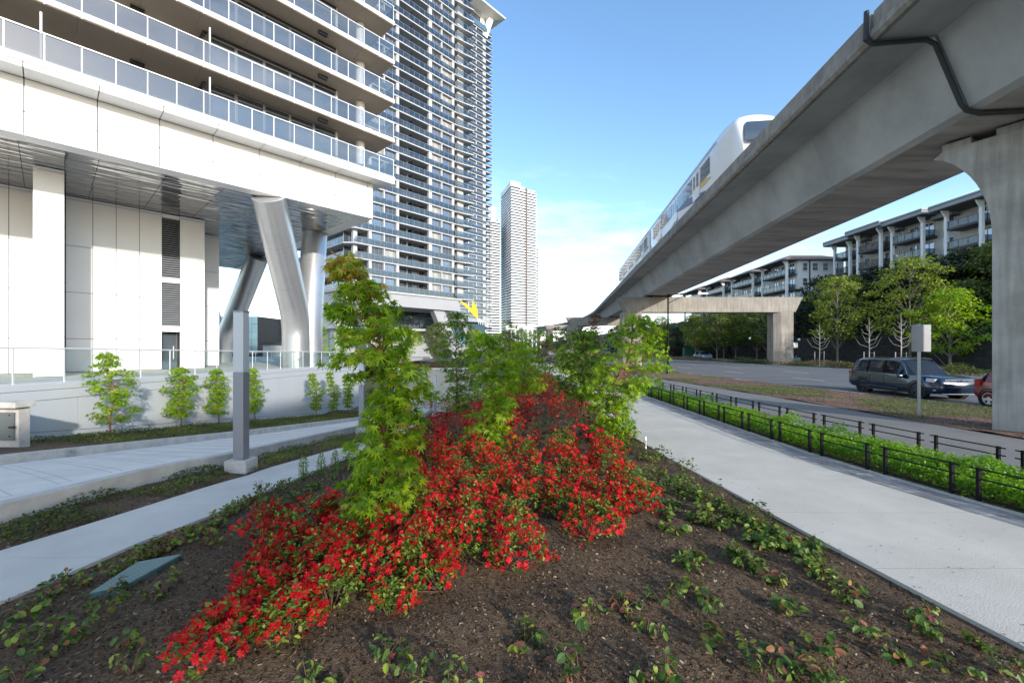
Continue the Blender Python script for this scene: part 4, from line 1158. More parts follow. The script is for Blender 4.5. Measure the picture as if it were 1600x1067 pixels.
obj('ring', MB().lathe((-11.1, 89.97, 3.9), [(.36, 0), (.36, .02), (.24, .02), (.24, 0)], 'y', 16), 'tower_white', sg)
obj('bracket', MB().box(-10.6, -10.2, 90.12, 90.6, -.2, 3.9), 'beam_grey', sg)

# second tower behind it with the winged roof
F3 = Frame(-13.7, 183.0)
tb = thing('winged_roof_tower', 'taller grey glass tower behind the first, topped by a flared white roof plate', 'building', (-12, 190, 0))
T3 = tP(-13.7, 183.0)
sB = mesh_of('slab', fprism(FO, [(-16, 0), (4.2, 0), (7.2, -.2), (6.4, 3.5), (5, 6), (5, 26), (-16, 26)], 0, .34), ['slab_grey'])
rm = MB(); rm.fbox(FO, -16, 4.1, .05, .08, .34, 1.4, 0).add([FO(4.2, .05, .34), FO(7.0, -.1, .34), FO(7.0, -.1, 1.4), FO(4.2, .05, 1.4), FO(6.3, 3.4, .34), FO(6.3, 3.4, 1.4)], [(0, 1, 2, 3), (1, 4, 5, 2)], 0)
rm.fbox(FO, -16, 4.1, .03, .10, 1.38, 1.46, 1)
rB = mesh_of('balcony_railing', rm, ['rail_glass_tower', 'mullion_grey'])
wB = window_mesh(FO, 4.15, 2.35, [('v', 1.4), ('v', 2.75), ('h', .9)], fr=.09, mats=('mullion_grey', 'window_blue'))
for k in range(48):
    z = 4.0 + 2.85 * k
    sl = place(sB, 'slab', tb, F3(0, 0, z)); place(rB, 'balcony_railing', sl, F3(0, 0, z))
    for t_ in (-10.8, -6.1, -1.6): place(wB, 'window', tb, F3(t_, .7, z + .36))
for t_, w_ in ((-11.0, .5), (-6.3, .5), (-1.85, .4), (2.75, 1.6)):
    obj('column', MB().fbox(F3, t_ - w_ / 2, t_ + w_ / 2, .15, .95, 0, 141), 'column_light', tb)
obj('core', MB().fbox(F3, -15.5, 3.5, .95, 25, 0, 141), 'beam_grey', tb)
obj('penthouse', MB().fbox(F3, -15, 4.0, 1.4, 24, 141, 145.3), 'tower_white', tb)
obj('penthouse_window', MB().fbox(F3, -9, 1.5, 1.25, 1.39, 141.4, 144.6), 'window_dark', tb)
obj('roof', MB().add([F3(-22, -4.5, 146.1), F3(11.2, -4.5, 146.1), F3(11.2, 26, 146.1), F3(-22, 26, 146.1), F3(-20, -.5, 145.2), F3(6.5, -.5, 145.2), F3(6.5, 24, 145.2), F3(-20, 24, 145.2), F3(-22, -4.5, 146.7), F3(11.2, -4.5, 146.7), F3(11.2, 26, 146.7), F3(-22, 26, 146.7)],
    [(0, 1, 5, 4), (1, 2, 6, 5), (2, 3, 7, 6), (3, 0, 4, 7), (4, 5, 6, 7), (8, 9, 10, 11), (0, 8, 9, 1), (1, 9, 10, 2), (2, 10, 11, 3), (3, 11, 8, 0)]), 'tower_white', tb)
obj('wing_strut', MB().hexa([F3(2.8, .2, 136.5), F3(4.6, .2, 136.5), F3(4.6, 1.4, 136.5), F3(2.8, 1.4, 136.5), F3(4.6, -1, 145.4), F3(7.2, -1, 145.4), F3(7.2, .6, 145.4), F3(4.6, .6, 145.4)]), 'tower_white', tb)
obj('glass_balustrade', MB().fbox(F3, -10, 4.2, -.3, -.2, 138.5, 140.8), 'glass_teal', tb)

# far white striped towers
def striped(name, label, cx, cy, front, left, ztop, df, dl, cap, zb=0, fin=None, n0=3):
    F = Frame(cx, cy, df, dl)
    t = thing(name, label, 'building', (cx, cy, 0))
    obj('glazing', MB().fbox(F, .9, front - .5, .9, left, zb, ztop - .5), 'window_dark', t)
    FF = Frame(0, 0, df, dl)
    band = mesh_of('balcony_band', MB().fbox(FF, 0, front, 0, left, 0, 1.35), ['tower_white'])
    k = 0
    while zb + 3 + 2.9 * k < ztop - 1:
        o = bpy.data.objects.new('balcony_band', band); COL.objects.link(o); o.parent = t; o.location = (0, 0, zb + 3 + 2.9 * k); k += 1
    if fin is not None:
        for f, w in fin: obj('fin', MB().fbox(F, f, f + w, -.5, .5, zb, ztop + 1), 'tower_fin', t)
    for a, b, c, d, z1 in cap: obj('crown_block', MB().fbox(F, a, b, c, d, ztop - .3, z1), 'tower_cap_white', t)
    return t
DF = (.84, .542); DL = (-.286, .958)
striped('striped_tower', 'tallest far white striped tower with a dark vertical fin on its front', -1, 449, 32.7, 42, 171.5, DF, DL, [(-.6, 12, -.6, 40, 176.5), (12.1, 18.5, 3, 30, 174.5), (19.8, 32, 1.5, 30, 172.3)], fin=[(18.6, 1.9)])
striped('striped_tower', 'narrow white striped wing half hidden right of the tallest far tower', 24.6, 470, 6.0, 22, 112, DF, DL, [])
striped('striped_tower', 'far white striped tower squeezed behind the grey tower edge, with white rooftop boxes', -26.8, 455, 17, 30, 137.8, DF, DL, [(2.5, 11.5, 1, 14, 153), (14.5, 16.6, 1, 10, 142)], fin=[(3.4, .5)])
po = thing('white_podium', 'low white colonnaded podium building at the foot of the far striped towers', 'building', (10, 440, 0))
obj('roof', MB().box(-6, 30, 430, 445, 20, 24), 'tower_white', po)
for i in range(9): obj('pillar', MB().box(-5.5 + i * 4.2, -4.3 + i * 4.2, 430.5, 432, 0, 20), 'tower_white', po)
obj('wall', MB().box(-5, 29, 434, 444, 0, 20), 'window_blue', po)

# ------------------------------------------------------------------ hillside apartments
def wmesh(w, h, bars=True):
    key = ('apw', w, h)
    if key not in wA:
        m_ = MB(); m_.box(.03, .06, 0, w, 0, h, 1)
        m_.box(-.06, .03, -.10, 0, -.10, h + .10).box(-.06, .03, w, w + .10, -.10, h + .10).box(-.06, .03, 0, w, -.10, 0).box(-.06, .03, 0, w, h, h + .10).box(-.04, .03, w / 2 - .03, w / 2 + .03, 0, h)
        wA[key] = mesh_of('window', m_, ['apt_trim', 'window_blue'])
    return wA[key]
def wmesh_front(w, h):
    key = ('apf', w, h)
    if key not in wA:
        m_ = MB(); m_.box(0, w, .03, .06, 0, h, 1)
        m_.box(-.10, 0, -.06, .03, -.10, h + .10).box(w, w + .10, -.06, .03, -.10, h + .10).box(0, w, -.06, .03, -.10, 0).box(0, w, -.06, .03, h, h + .10).box(0, w, -.04, .03, h * .5 - .03, h * .5 + .03)
        wA[key] = mesh_of('window', m_, ['apt_trim', 'window_blue'])
    return wA[key]
def apartments(name, label, X, bays, floors, roofmat, wall1, wall2, hip, depth=16, zb=9):
    ya = min(b[0] for b in bays); yb_ = max(b[1] for b in bays)
    t = thing(name, label, 'building', (X, ya, zb))
    ztop = floors[-1]
    for bi, (y0, y1, proj, kind, dz) in enumerate(bays):
        z1 = ztop + dz
        obj('wall', MB().box(X + .05, X + depth, y0, y1, zb, floors[1]), wall2, t)
        obj('wall', MB().box(X + .0, X + depth, y0 + .01, y1 - .01, floors[1], z1), wall1, t)
        obj('band', MB().box(X - .08, X, y0, y1, floors[1] - .15, floors[1] + .15), 'apt_dark', t)
        n = len(floors) - 1
        for k in range(n):
            z = floors[k]
            if kind == 'w':
                w = min(1.7, (y1 - y0) * .5)
                o = bpy.data.objects.new('window', wmesh(round(w, 1), 1.5)); COL.objects.link(o); o.parent = t; o.location = Vector((X - .06, (y0 + y1) / 2 - w / 2, z + .8)) - rootloc(t)
            else:
                bl = obj('balcony', MB().box(X - proj, X - .01, y0 + .25, y1 - .25, z - .14, z + .16), 'apt_dark', t)
                obj('balcony_railing', MB().box(X - proj + .05, X - proj + .08, y0 + .6, y1 - .6, z + .2, z + 1.1).box(X - proj + .1, X - .1, y0 + .62, y0 + .65, z + .2, z + 1.1), 'rail_glass_dark', bl)
                rr = MB().box(X - proj + .02, X - proj + .10, y0 + .5, y1 - .5, z + 1.1, z + 1.17)
                q = y0 + .6
                while q < y1 - .5: rr.box(X - proj + .03, X - proj + .09, q, q + .05, z + .16, z + 1.1); q += 1.3
                rr.box(X - proj + .1, X - .05, y0 + .60, y0 + .67, z + 1.1, z + 1.17)
                obj('rail_frame', rr, 'apt_dark', bl)
                m = max(1, int((y1 - y0 - 1) / 2.3))
                for i in range(m):
                    o = bpy.data.objects.new('window', wmesh(1.6, 2.1)); COL.objects.link(o); o.parent = t
                    o.location = Vector((X - .06, y0 + .8 + i * (y1 - y0 - 1) / m, z + .25)) - rootloc(t)
                o = bpy.data.objects.new('window', wmesh_front(.9, 1.5)); COL.objects.link(o); o.parent = t; o.location = Vector((X + 1.0, y0 - .07, z + .8)) - rootloc(t)
        if kind == 'b':
            for yy in (y0 + .28, y1 - .28):
                obj('column', MB().box(X - proj - .05, X - proj + .36, yy - .19, yy + .19, zb, z1 - .9), 'apt_trim', t)
                obj('bracket', MB().hexa([(X - proj - .05, yy - .12, z1 - 1.0), (X - proj + .42, yy - .12, z1 - 1.0), (X - proj + .42, yy + .12, z1 - 1.0), (X - proj - .05, yy + .12, z1 - 1.0), (X - proj - .7, yy - .12, z1 + .02), (X - proj + .42, yy - .12, z1 + .02), (X - proj + .42, yy + .12, z1 + .02), (X - proj - .7, yy + .12, z1 + .02)]), 'apt_trim', t)
        pr = proj if kind == 'b' else 0
        x0, x1, a, b = X - pr - 1.2, X + depth + 1, y0 - (.9 if kind == 'b' else 0), y1 + (.9 if kind == 'b' else 0)
        obj('eave', MB().box(x0, x1, a, b, z1 + .02, z1 + .12), 'apt_dark', t)
        if hip:
            h = 1.7
            obj('roof', MB().add([(x0, a, z1 + .13), (x1, a, z1 + .13), (x1, b, z1 + .13), (x0, b, z1 + .13), (x0 + 3.6, a + min(3.6, (b - a) / 2.2), z1 + h), (x1 - 3.6, a + min(3.6, (b - a) / 2.2), z1 + h), (x1 - 3.6, b - min(3.6, (b - a) / 2.2), z1 + h), (x0 + 3.6, b - min(3.6, (b - a) / 2.2), z1 + h)],
                [(0, 1, 5, 4), (1, 2, 6, 5), (2, 3, 7, 6), (3, 0, 4, 7), (4, 5, 6, 7)]), roofmat, t)
        else:
            obj('roof', MB().box(x0 - .1, x1, a - .1, b + .1, z1 + .13, z1 + .95), roofmat, t)
            obj('roof_trim', MB().box(x0 - .14, x1, a - .14, b + .14, z1 + .62, z1 + .72), 'apt_dark', t)
    return t
apartments('apartment_block', 'grey four-storey apartment block with white columns and flat dark roofs up the slope', 65.0,
    [(48, 55, 2.2, 'b', .1), (55, 57, 0, 'w', -.4), (57, 62.2, 2.4, 'b', -.1), (62.2, 65.2, 0, 'w', -.6), (65.2, 71, 2.4, 'b', .1), (71, 72.2, 0, 'w', -.5), (72.2, 77.5, 2.8, 'b', .35), (77.5, 79.3, 0, 'w', -.5), (79.3, 83.6, 2.4, 'b', -.1)],
    [10.4, 13.3, 16.2, 19.1, 22.0], 'roof_grey', 'apt_beige', 'apt_grey', False)
apartments('apartment_block', 'cream three-storey apartment block with brown hipped roofs and Y-shaped white columns', 58.6,
    [(88, 97, 2.2, 'b', 0), (97, 100, 0, 'w', -.6), (100, 110, 2.4, 'b', -.4), (110, 114, 0, 'w', -.9), (114, 124, 2.4, 'b', -.4), (124, 128, 0, 'w', -.8), (128, 140, 2.4, 'b', -.6)],
    [11.2, 14.1, 17.2, 20.0], 'roof_brown', 'apt_white', 'apt_beige', True, depth=9.5, zb=8)
ab = bpy.data.objects['apartment_block.001']
for x_ in (59.6, 61.6, 63.7, 65.8):
    for z in (14.9, 18.0, 12.0):
        o = bpy.data.objects.new('window', wmesh_front(1.1, 1.5)); COL.objects.link(o); o.parent = ab; o.location = Vector((x_, 87.9, z)) - rootloc(ab)
obj('corner_trim', MB().box(60.95, 61.15, 87.85, 87.99, 11.2, 20), 'apt_dark', ab)

# retaining wall at the foot of the slope, built of big blocks
rw = thing('retaining_wall', 'dark stone block retaining wall in shade behind the roadside trees', 'wall', (45, 40, 0))
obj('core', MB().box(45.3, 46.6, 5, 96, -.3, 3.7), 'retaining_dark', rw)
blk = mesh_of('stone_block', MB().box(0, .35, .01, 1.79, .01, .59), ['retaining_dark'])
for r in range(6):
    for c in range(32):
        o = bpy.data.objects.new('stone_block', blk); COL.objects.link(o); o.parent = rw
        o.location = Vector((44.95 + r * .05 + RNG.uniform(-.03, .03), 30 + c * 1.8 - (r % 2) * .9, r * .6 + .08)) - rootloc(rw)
# ------------------------------------------------------------------ vegetation
def twigs(segs, name, mat, parent, seg=5):
    m_ = MB()
    for pts, r in segs: m_.tube(pts, r, seg, cap=False)
    return obj(name, m_, mat, parent, smooth=True, recalc=False)

def leaf_frames(n, out, droop, spread=.5):
    """leaf faces turned up and outward; tips hang outward and down"""
    j = NR.normal(0, spread, (n, 3))
    nrm = unit(np.stack([out[:, 0] * .55, out[:, 1] * .55, np.ones(n) * .8], 1) + j)
    tip = unit(np.stack([out[:, 0], out[:, 1], -np.ones(n) * droop], 1) + NR.normal(0, .45, (n, 3)))
    return frames(nrm, tip)

def maple(label, base, rows, nspray, per, size, mat='maple_leaf', bark='bark_red', T=MAPLE5, depth=.9, singles=0, group='young Japanese maples in the beds', flat=.07, sr=.20, tipred=0.0, name='maple_tree', trunkr=.026, seed=1, fork=0.35, low=None):
    """rows: (height, left, right) of the crown outline in metres off the trunk foot"""
    rg = np.random.default_rng(seed); rr = random.Random(seed)
    t = thing(name, label, 'tree', base, group)
    bx, by, bz = base
    zs = [r[0] for r in rows]; lf = [r[1] for r in rows]; rt = [r[2] for r in rows]
    H = max(zs); z0 = min(zs)
    cx = lambda z: float(np.interp(z, zs, [(a + b) / 2 for a, b in zip(lf, rt)])) if z > z0 else float((lf[0] + rt[0]) / 2) * .5
    # trunk
    tp = [(bx, by, bz - .05)]; n = 9
    for i in range(1, n + 1):
        z = H * .97 * i / n
        tp.append((bx + cx(z) * min(1, z / H * 1.3) * .8 + rr.uniform(-.02, .02), by + rr.uniform(-.03, .03), bz + z))
    obj('trunk', MB().tube(tp, [trunkr * (1.15 - .95 * i / n) for i in range(n + 1)], 8), bark, t, smooth=True)
    # sprays, in tiers
    P = []; limbs = []
    pos = []; outv = []; hh = []
    for i in range(nspray):
        u = (i + .5) / nspray
        tiers = max(5, int((H - z0) / .24)); ut = (int(u * tiers) + .5) / tiers
        z = z0 + (H - z0) * (u * .35 + ut * .65) + rr.uniform(-.035, .035)
        z = min(max(z, z0), H)
        a, b = np.interp(z, zs, lf), np.interp(z, zs, rt)
        c, h = (a + b) / 2, (b - a) / 2
        th = i * 2.39996 + rr.uniform(-.4, .4); rad = math.sqrt(rr.uniform(.12, 1.0)) * max(.03, h - sr * .55)
        p = np.array([bx + c + math.cos(th) * rad, by + math.sin(th) * rad * depth, bz + z - .16 * rad])
        zt_ = max(.12, z - .10 - rad * .5)
        ti = min(n, max(0, zt_ / (H * .97) * n)); i0 = int(ti); f = ti - i0
        q = np.array(tp[i0]) * (1 - f) + np.array(tp[min(n, i0 + 1)]) * f
        mid = q * .45 + p * .55 + np.array([0, 0, .05])
        limbs.append(([tuple(q), tuple(mid), tuple(p)], [trunkr * .38, trunkr * .24, trunkr * .1]))
        k = int(per * rr.uniform(.7, 1.3)); s = sr * rr.uniform(.75, 1.25)
        o = rg.normal(0, 1, (k, 3)); o = o / np.linalg.norm(o, axis=1, keepdims=True) * (rg.random((k, 1)) ** .45)
        q3 = p + o * np.array([s, s, flat * 1.6]); rxy = np.hypot(o[:, 0], o[:, 1]); q3[:, 2] -= rxy ** 2 * s * .35
        pos.append(q3)
        dc = q3[:, :2] - np.array([bx + c * .8, by]); outv.append(unit(dc * .7 + o[:, :2] * s * 2)); hh.append(np.full(k, u))
    pos = np.vstack(pos); out = np.vstack(outv); hh = np.concatenate(hh)
    N = len(pos)
    R = leaf_frames(N, out, .75)
    sc = size * rg.uniform(.6, 1.15, N)
    tint = np.clip(.45 + .30 * np.sin(pos[:, 2] * 9 + pos[:, 0] * 7) * np.cos(pos[:, 0] * 11 - pos[:, 1] * 5) + rg.normal(0, .2, N), 0, .9)
    if tipred: 
        m = (hh > 1 - tipred) & (rg.random(N) < .85 * (hh - (1 - tipred)) / tipred + .1); tint[m] = rg.uniform(.93, 1.0, m.sum())
        m = rg.random(N) < .025; tint[m] = rg.uniform(.9, .98, m.sum())
    twigs(limbs, 'limbs', bark, t, 4)
    if singles:
        d = pos[:, 1] + .6 * np.abs(pos[:, 0] - bx); idx = np.argsort(d)[:singles]
        pick = rg.permutation(np.argsort(d)[:singles * 2])[:singles]
        key = {}
        me = proto_mesh('leaf', T, 'maple_leaf_single')
        for i in pick:
            if tint[i] > .92: continue
            o = bpy.data.objects.new('leaf', me); COL.objects.link(o); o.parent = t
            o.matrix_basis = mat4(pos[i] - np.array(base), R[i], sc[i]); key[i] = 1
        keep = np.array([i not in key for i in range(N)])
        pos, R, sc, tint = pos[keep], R[keep], sc[keep], tint[keep]
    c = cloud('crown', T, pos, R, sc, mat, t, tint)
    if singles: c['kind'] = 'stuff'
    return t

maple('large green Japanese maple with bronze tips at its top, rising from the red azaleas', (-1.50, 4.95, bedz(-1.5, 4.95)),
      [(.12, -.40, .30), (.25, -.56, .36), (.45, -.50, .52), (.80, -.42, .48), (1.12, -.36, .44), (1.35, -.30, .48), (1.65, -.20, .54), (1.95, -.34, .66), (2.15, -.66, .52), (2.35, -.62, .40), (2.66, -.62, .24), (2.95, -.54, .04), (3.16, -.58, -.30), (3.24, -.56, -.42)],
      104, 31, .104, T=MAPLE7, singles=290, tipred=.13, sr=.19, seed=3, trunkr=.024)
maple('bright green Japanese maple with reddish forked trunk beside the right walk', (2.38, 9.8, bedz(2.38, 9.8)),
      [(.05, -.45, .40), (.35, -.70, .50), (.75, -.40, .45), (1.05, -.80, .35), (1.35, -.95, .75), (1.75, -.65, 1.25), (2.15, -.40, 1.30), (2.45, -.30, 1.15), (2.75, -.05, 1.0), (2.95, .15, .95), (3.0, .2, .6)],
      100, 29, .112, mat='maple_young', seed=5, trunkr=.032, sr=.26)
maple('bright green maple in the middle of the azaleas with a short bare trunk', (-.40, 9.2, bedz(-.4, 9.2)),
      [(-.02, -.35, .30), (.35, -.55, .55), (.70, -.65, .50), (1.05, -.40, .55), (1.5, -.45, .65), (1.9, -.65, .60), (2.3, -.70, .40), (2.6, -.35, .10)],
      80, 28, .112, mat='maple_young', seed=6, sr=.24)
maple('dark green upright maple with slim bare stem left of the middle maple', (-1.55, 11.8, bedz(-1.55, 11.8)),
      [(.9, -.3, .4), (1.5, -.5, .8), (2.1, -.6, .7), (2.6, -.7, .75), (3.1, -.55, .6), (3.45, -.3, .3), (3.6, -.1, .2)],
      60, 26, .11, mat='maple_dark', seed=7, bark='bark', sr=.24)
maple('full round green maple on two thin stems left of the right-hand maple', (1.85, 11.3, bedz(1.85, 11.3)),
      [(.95, -.5, .5), (1.25, -.75, .75), (1.6, -.9, .9), (2.1, -.8, .9), (2.5, -.5, .6), (2.75, -.3, .3)],
      80, 27, .11, mat='maple_dark', seed=8, bark='twig_brown', sr=.26)
maple('light green maple half hidden behind the middle maple', (.45, 14.5, bedz(.45, 14.5)),
      [(1.0, -.7, .5), (1.3, -1.0, .8), (1.6, -1.0, .9), (2.1, -.8, .8), (2.5, -.3, .3)], 60, 22, .12, mat='maple_young', seed=9, sr=.3)
maple('olive green maple deeper in the bed, its top against the far striped towers', (.35, 19, bedz(.35, 19)),
      [(1.0, -.8, .7), (1.4, -1.2, 1.0), (1.9, -1.0, .9), (2.5, -.6, .6), (2.9, -.3, .2)], 50, 22, .13, seed=10, mat='maple_leaf', sr=.34)
maple('dark twiggy maple with a sparse top rising before the tallest far tower', (-.25, 21, bedz(-.25, 21)),
      [(1.6, -.5, .5), (2.4, -.7, .6), (3.2, -.6, .7), (3.9, -.4, .9), (4.3, -.1, .4)], 26, 18, .13, seed=11, mat='maple_dark', bark='bark', sr=.3)
maple('russet leaved young tree under the distant guideway', (3.9, 20.5, -.05),
      [(1.2, -.5, .3), (2.0, -.6, .5), (2.8, -.45, .5), (3.4, -.3, .35), (3.9, -.1, .3)], 40, 22, .12, seed=12, mat='maple_russet', bark='twig_brown', sr=.28)
maple('green maple in front of the russet tree, leaning over the walk edge', (2.6, 15.5, bedz(2.6, 15.5)),
      [(1.0, -.7, .5), (1.4, -1.0, .7), (1.8, -.9, .8), (2.3, -.6, .5), (2.6, -.2, .2)], 52, 22, .12, seed=13, mat='maple_leaf', sr=.28)
maple('thin brownish sapling far down the bed below the guideway end', (2.0, 26, bedz(2, 26)),
      [(.6, -.6, .6), (1.4, -.8, .8), (2.2, -.5, .6), (2.8, -.2, .2)], 36, 18, .13, seed=14, mat='maple_russet', bark='twig_brown', sr=.32)
maple('dark shrubby maple at the far end of the bed', (-1.9, 24, bedz(-1.9, 24)),
      [(.3, -.9, .8), (1.2, -1.1, 1.0), (2.0, -.8, .8), (2.6, -.3, .4)], 44, 20, .13, seed=15, mat='maple_dark', bark='bark', sr=.32)
maple('olive maple near the far walk, between the round maple and the guideway end', (3.0, 24, bedz(2.9, 24)),
      [(.9, -.8, .7), (1.3, -1.0, .9), (1.9, -.8, .7), (2.4, -.3, .3)], 40, 20, .13, seed=16, mat='maple_leaf', sr=.3)
# row by the terrace wall
WT = [(-13.1, 14.0, 2.75, 1.25, 'largest bright green maple of the row against the pale wall'),
      (-14.0 + .6, 17.4, 2.55, 1.0, 'second bright maple along the pale wall, just left of the grey light column'),
      (-13.4, 19.6, 2.6, .85, 'slender bright maple leaning left by the wall, next left of the light column'),
      (-13.2, 22.0, 2.8, .85, 'bright maple standing behind the grey light column at the wall'),
      (-12.6, 27.6, 2.9, .85, 'small bright maple in the shaded corner of the wall, right of the light column'),
      (-12.3, 29.6, 3.1, .8, 'slim bright maple between two others near the far end of the wall'),
      (-12.1, 31.6, 2.9, .75, 'last bright maple of the wall row, touching the foreground maple in view')]
for i, (x, y, h, w, lab) in enumerate(WT):
    z = L(y) + .1; q = random.Random(40 + i)
    o = [q.uniform(-.15, .15) * w for _ in range(6)]
    maple(lab, (x, y, z), [(.55, -.48 * w + o[0], .38 * w + o[0]), (.95, -.68 * w + o[1], .55 * w + o[1]), (1.3, -.25 * w + o[1], .45 * w + o[1]), (1.7, -.68 * w, .78 * w), (2.1, -.72 * w + o[3], .6 * w + o[3]), (2.45, -.5 * w + o[4], .15 * w + o[4]), (h, -.40 * w + o[5], -.05 * w + o[5])],
          56, 34, .10, mat='maple_young', seed=50 + i, group='maples in a row along the terrace wall', sr=.22)

# ---- azaleas
def azalea(label, x, y, r, h, red, mat='blossom_red', near=False, seed=0, group='red azalea bushes massed in the bed', name='azalea_bush', leafm='azalea_leaf', sunny=1.0, nz_=None):
    rg = np.random.default_rng(seed); rr = random.Random(seed)
    z = (bedz(x, y) if nz_ is None else nz_)
    t = thing(name, label, 'shrub', (x, y, z), group)
    base = np.array([x, y, z])
    far = y > 9
    nt_ = 10 if far else 26
    segs = []; tips = []
    lob = [(rr.uniform(0, 6.28), rr.uniform(.75, 1.2)) for _ in range(4)]
    def edge(th): return sum(w * (.55 + .45 * math.cos(th - a)) for a, w in lob) / sum(w for a, w in lob) * 1.45
    nt2 = int((34 if far else 105) * (r / .4) ** 2)
    for i in range(nt2):
        th = i * 2.39996; u = math.sqrt((i + .5) / nt2); e = edge(th) * (1.12 if i % 9 == 0 else 1)
        rad = r * u * e; zz = h * (math.sqrt(max(0, 1 - u * u * .92))) * rr.uniform(.58, 1.2) + .03
        tips.append((x + rad * math.cos(th), y + rad * math.sin(th), z + zz))
    for i, tp in enumerate(tips):
        if i % (3 if far else 2): continue
        b = (x + (tp[0] - x) * .12, y + (tp[1] - y) * .12, z)
        m_ = (x + (tp[0] - x) * .62, y + (tp[1] - y) * .62, z + (tp[2] - z) * .42)
        segs.append(([b, m_, tp], [.006, .0045, .002]))
    twigs(segs, 'stems', 'twig_brown', t, 4)
    tips = np.array(tips); n = len(tips)
    k = 5 if far else 12
    P = np.repeat(tips, k, 0) + rg.normal(0, .022, (n * k, 3)); o = rg.normal(0, 1, (n * k, 3)); o[:, 2] = np.abs(o[:, 2]) * .5 + .15; o = unit(o)
    nrm = unit(np.stack([-o[:, 0] * .5, -o[:, 1] * .5, np.ones(n * k)], 1) + rg.normal(0, .25, (n * k, 3)))
    tag(cloud('leaves', LEAF if not far else DIAM, P, frames(nrm, o), rg.uniform(.030, .050, n * k) * (1.35 if far else 1), leafm, t, rg.random(n * k)), kind='stuff')
    if red <= 0: return t
    # blossoms gather in patches near the tips
    ph = rr.uniform(0, 9)
    patch = np.sin(tips[:, 0] * 9 + ph) + np.sin(tips[:, 1] * 8 - ph) + rg.normal(0, .5, n)
    keep = patch > np.quantile(patch, 1 - red * .86)
    tb_ = tips[keep]; m = 3 if far else 4
    B = np.repeat(tb_, m, 0) + rg.normal(0, 1, (len(tb_) * m, 3)) * np.array([.040, .040, .018]) + np.array([0, 0, .026])
    dirr = unit(np.stack([(B[:, 0] - x) * 1.2, (B[:, 1] - y) * 1.2 - .12, np.full(len(B), h * .95)], 1) + rg.normal(0, .35, (len(B), 3)))
    R = frames(dirr, unit(rg.normal(0, 1, (len(B), 3)))); sc = rg.uniform(.024, .037, len(B)) * (1.2 if far else 1)
    if near:
        me = AZ[0]
        cap = min(len(B), 120)
        ordr = np.argsort(B[:, 1] - B[:, 2])[:cap]; isin = np.zeros(len(B), bool); isin[ordr] = True
        for i in np.where(isin)[0]:
            ob = bpy.data.objects.new('blossom', me); COL.objects.link(ob); ob.parent = t
            ob.matrix_basis = mat4(B[i] - base, R[i], sc[i])
        B, R, sc = B[~isin], R[~isin], sc[~isin]
    if len(B): tag(cloud('blossoms', BLOSSOM if not far else BLOS_F, B, R, sc, mat, t, rg.random(len(B))), kind='stuff')
    return t
AZ = [proto_mesh('blossom', BLOSSOM, 'blossom_single')]
BLOS_F = ([(1, 0, .3), (.31, .95, .3), (-.81, .59, .3), (-.81, -.59, .3), (.31, -.95, .3)], [(0, 1, 2, 3, 4)])

# foot positions of the near bushes, in metres (x, y, radius, height, share of red)
AZN = [(-2.02, 3.00, .30, .26, .95), (-1.62, 3.12, .30, .28, .85), (-1.95, 3.42, .34, .30, .9), (-1.50, 3.55, .30, .30, .75), (-2.15, 3.86, .34, .32, .85), (-1.72, 3.98, .34, .34, .8),
       (-1.28, 4.05, .30, .30, .7), (-1.00, 3.48, .25, .20, .4), (-.92, 3.95, .33, .32, .8), (-.60, 3.75, .27, .28, .85), (-2.25, 4.40, .36, .34, .85), (-1.80, 4.50, .34, .34, .7),
       (-1.32, 4.60, .36, .34, .8), (-.90, 4.45, .34, .34, .8), (-.45, 4.35, .36, .34, .7), (-.05, 4.20, .36, .36, .7), (-2.70, 4.95, .34, .34, .9), (-2.20, 5.05, .36, .34, .75),
       (-.95, 5.05, .34, .34, .8), (-.50, 4.95, .38, .36, .75), (-.02, 4.85, .36, .36, .6), (-1.85, 5.55, .36, .34, .8), (-1.0, 5.75, .36, .36, .85), (-.45, 5.65, .38, .36, .8), (.10, 5.50, .36, .36, .75),
       (.90, 4.95, .36, .40, .85), (1.25, 5.20, .34, .40, .85), (.62, 5.35, .32, .36, .75), (1.60, 5.55, .34, .38, .85), (1.05, 5.80, .38, .40, .8), (.50, 6.10, .36, .38, .75),
       (-.2, 6.35, .38, .38, .8), (-.85, 6.50, .38, .38, .8), (-1.5, 6.6, .38, .36, .85), (1.62, 6.35, .38, .38, .8), (1.0, 6.75, .38, .38, .8), (.35, 7.05, .38, .38, .75), (-.5, 7.35, .4, .38, .55), (-1.25, 7.6, .4, .4, .85), (-1.75, 8.4, .42, .42, .85),
       (1.55, 7.4, .4, .38, .8), (.95, 7.8, .4, .38, .75), (.3, 8.2, .4, .36, .45), (-.9, 8.7, .42, .42, .6), (-1.5, 9.6, .42, .42, .75), (1.7, 8.4, .4, .38, .75), (1.1, 9.0, .42, .4, .4)]
AZF = []
q_ = random.Random(77); yy_ = 9.6
while yy_ < 30:
    st_ = .62 + .022 * (yy_ - 9)
    x_ = XP_R(yy_) + .75 + q_.uniform(0, .3)
    xe = min(2.45, XR(yy_) - .55)
    while x_ < xe:
        if math.hypot(x_ + 1.55, yy_ - 11.8) > .3 and math.hypot(x_ - 1.85, yy_ - 11.3) > .3:
            green = (.3 < x_ < 2.2 and 9.5 < yy_ < 13.2)
            AZF.append((x_ + q_.uniform(-.15, .15), yy_ + q_.uniform(-.2, .2), q_.uniform(.42, .55) + .012 * (yy_ - 9), q_.uniform(.38, .5) + .018 * (yy_ - 9), q_.uniform(.08, .35) if green else q_.uniform(.5, .9)))
        x_ += st_ * q_.uniform(1.15, 1.5)
    yy_ += st_ * 1.25
def bandname(y): return ('frontmost', 'second', 'third', 'fourth', 'fifth', 'sixth')[min(5, int((y - 2.9) / .62))]
rowsd = {}
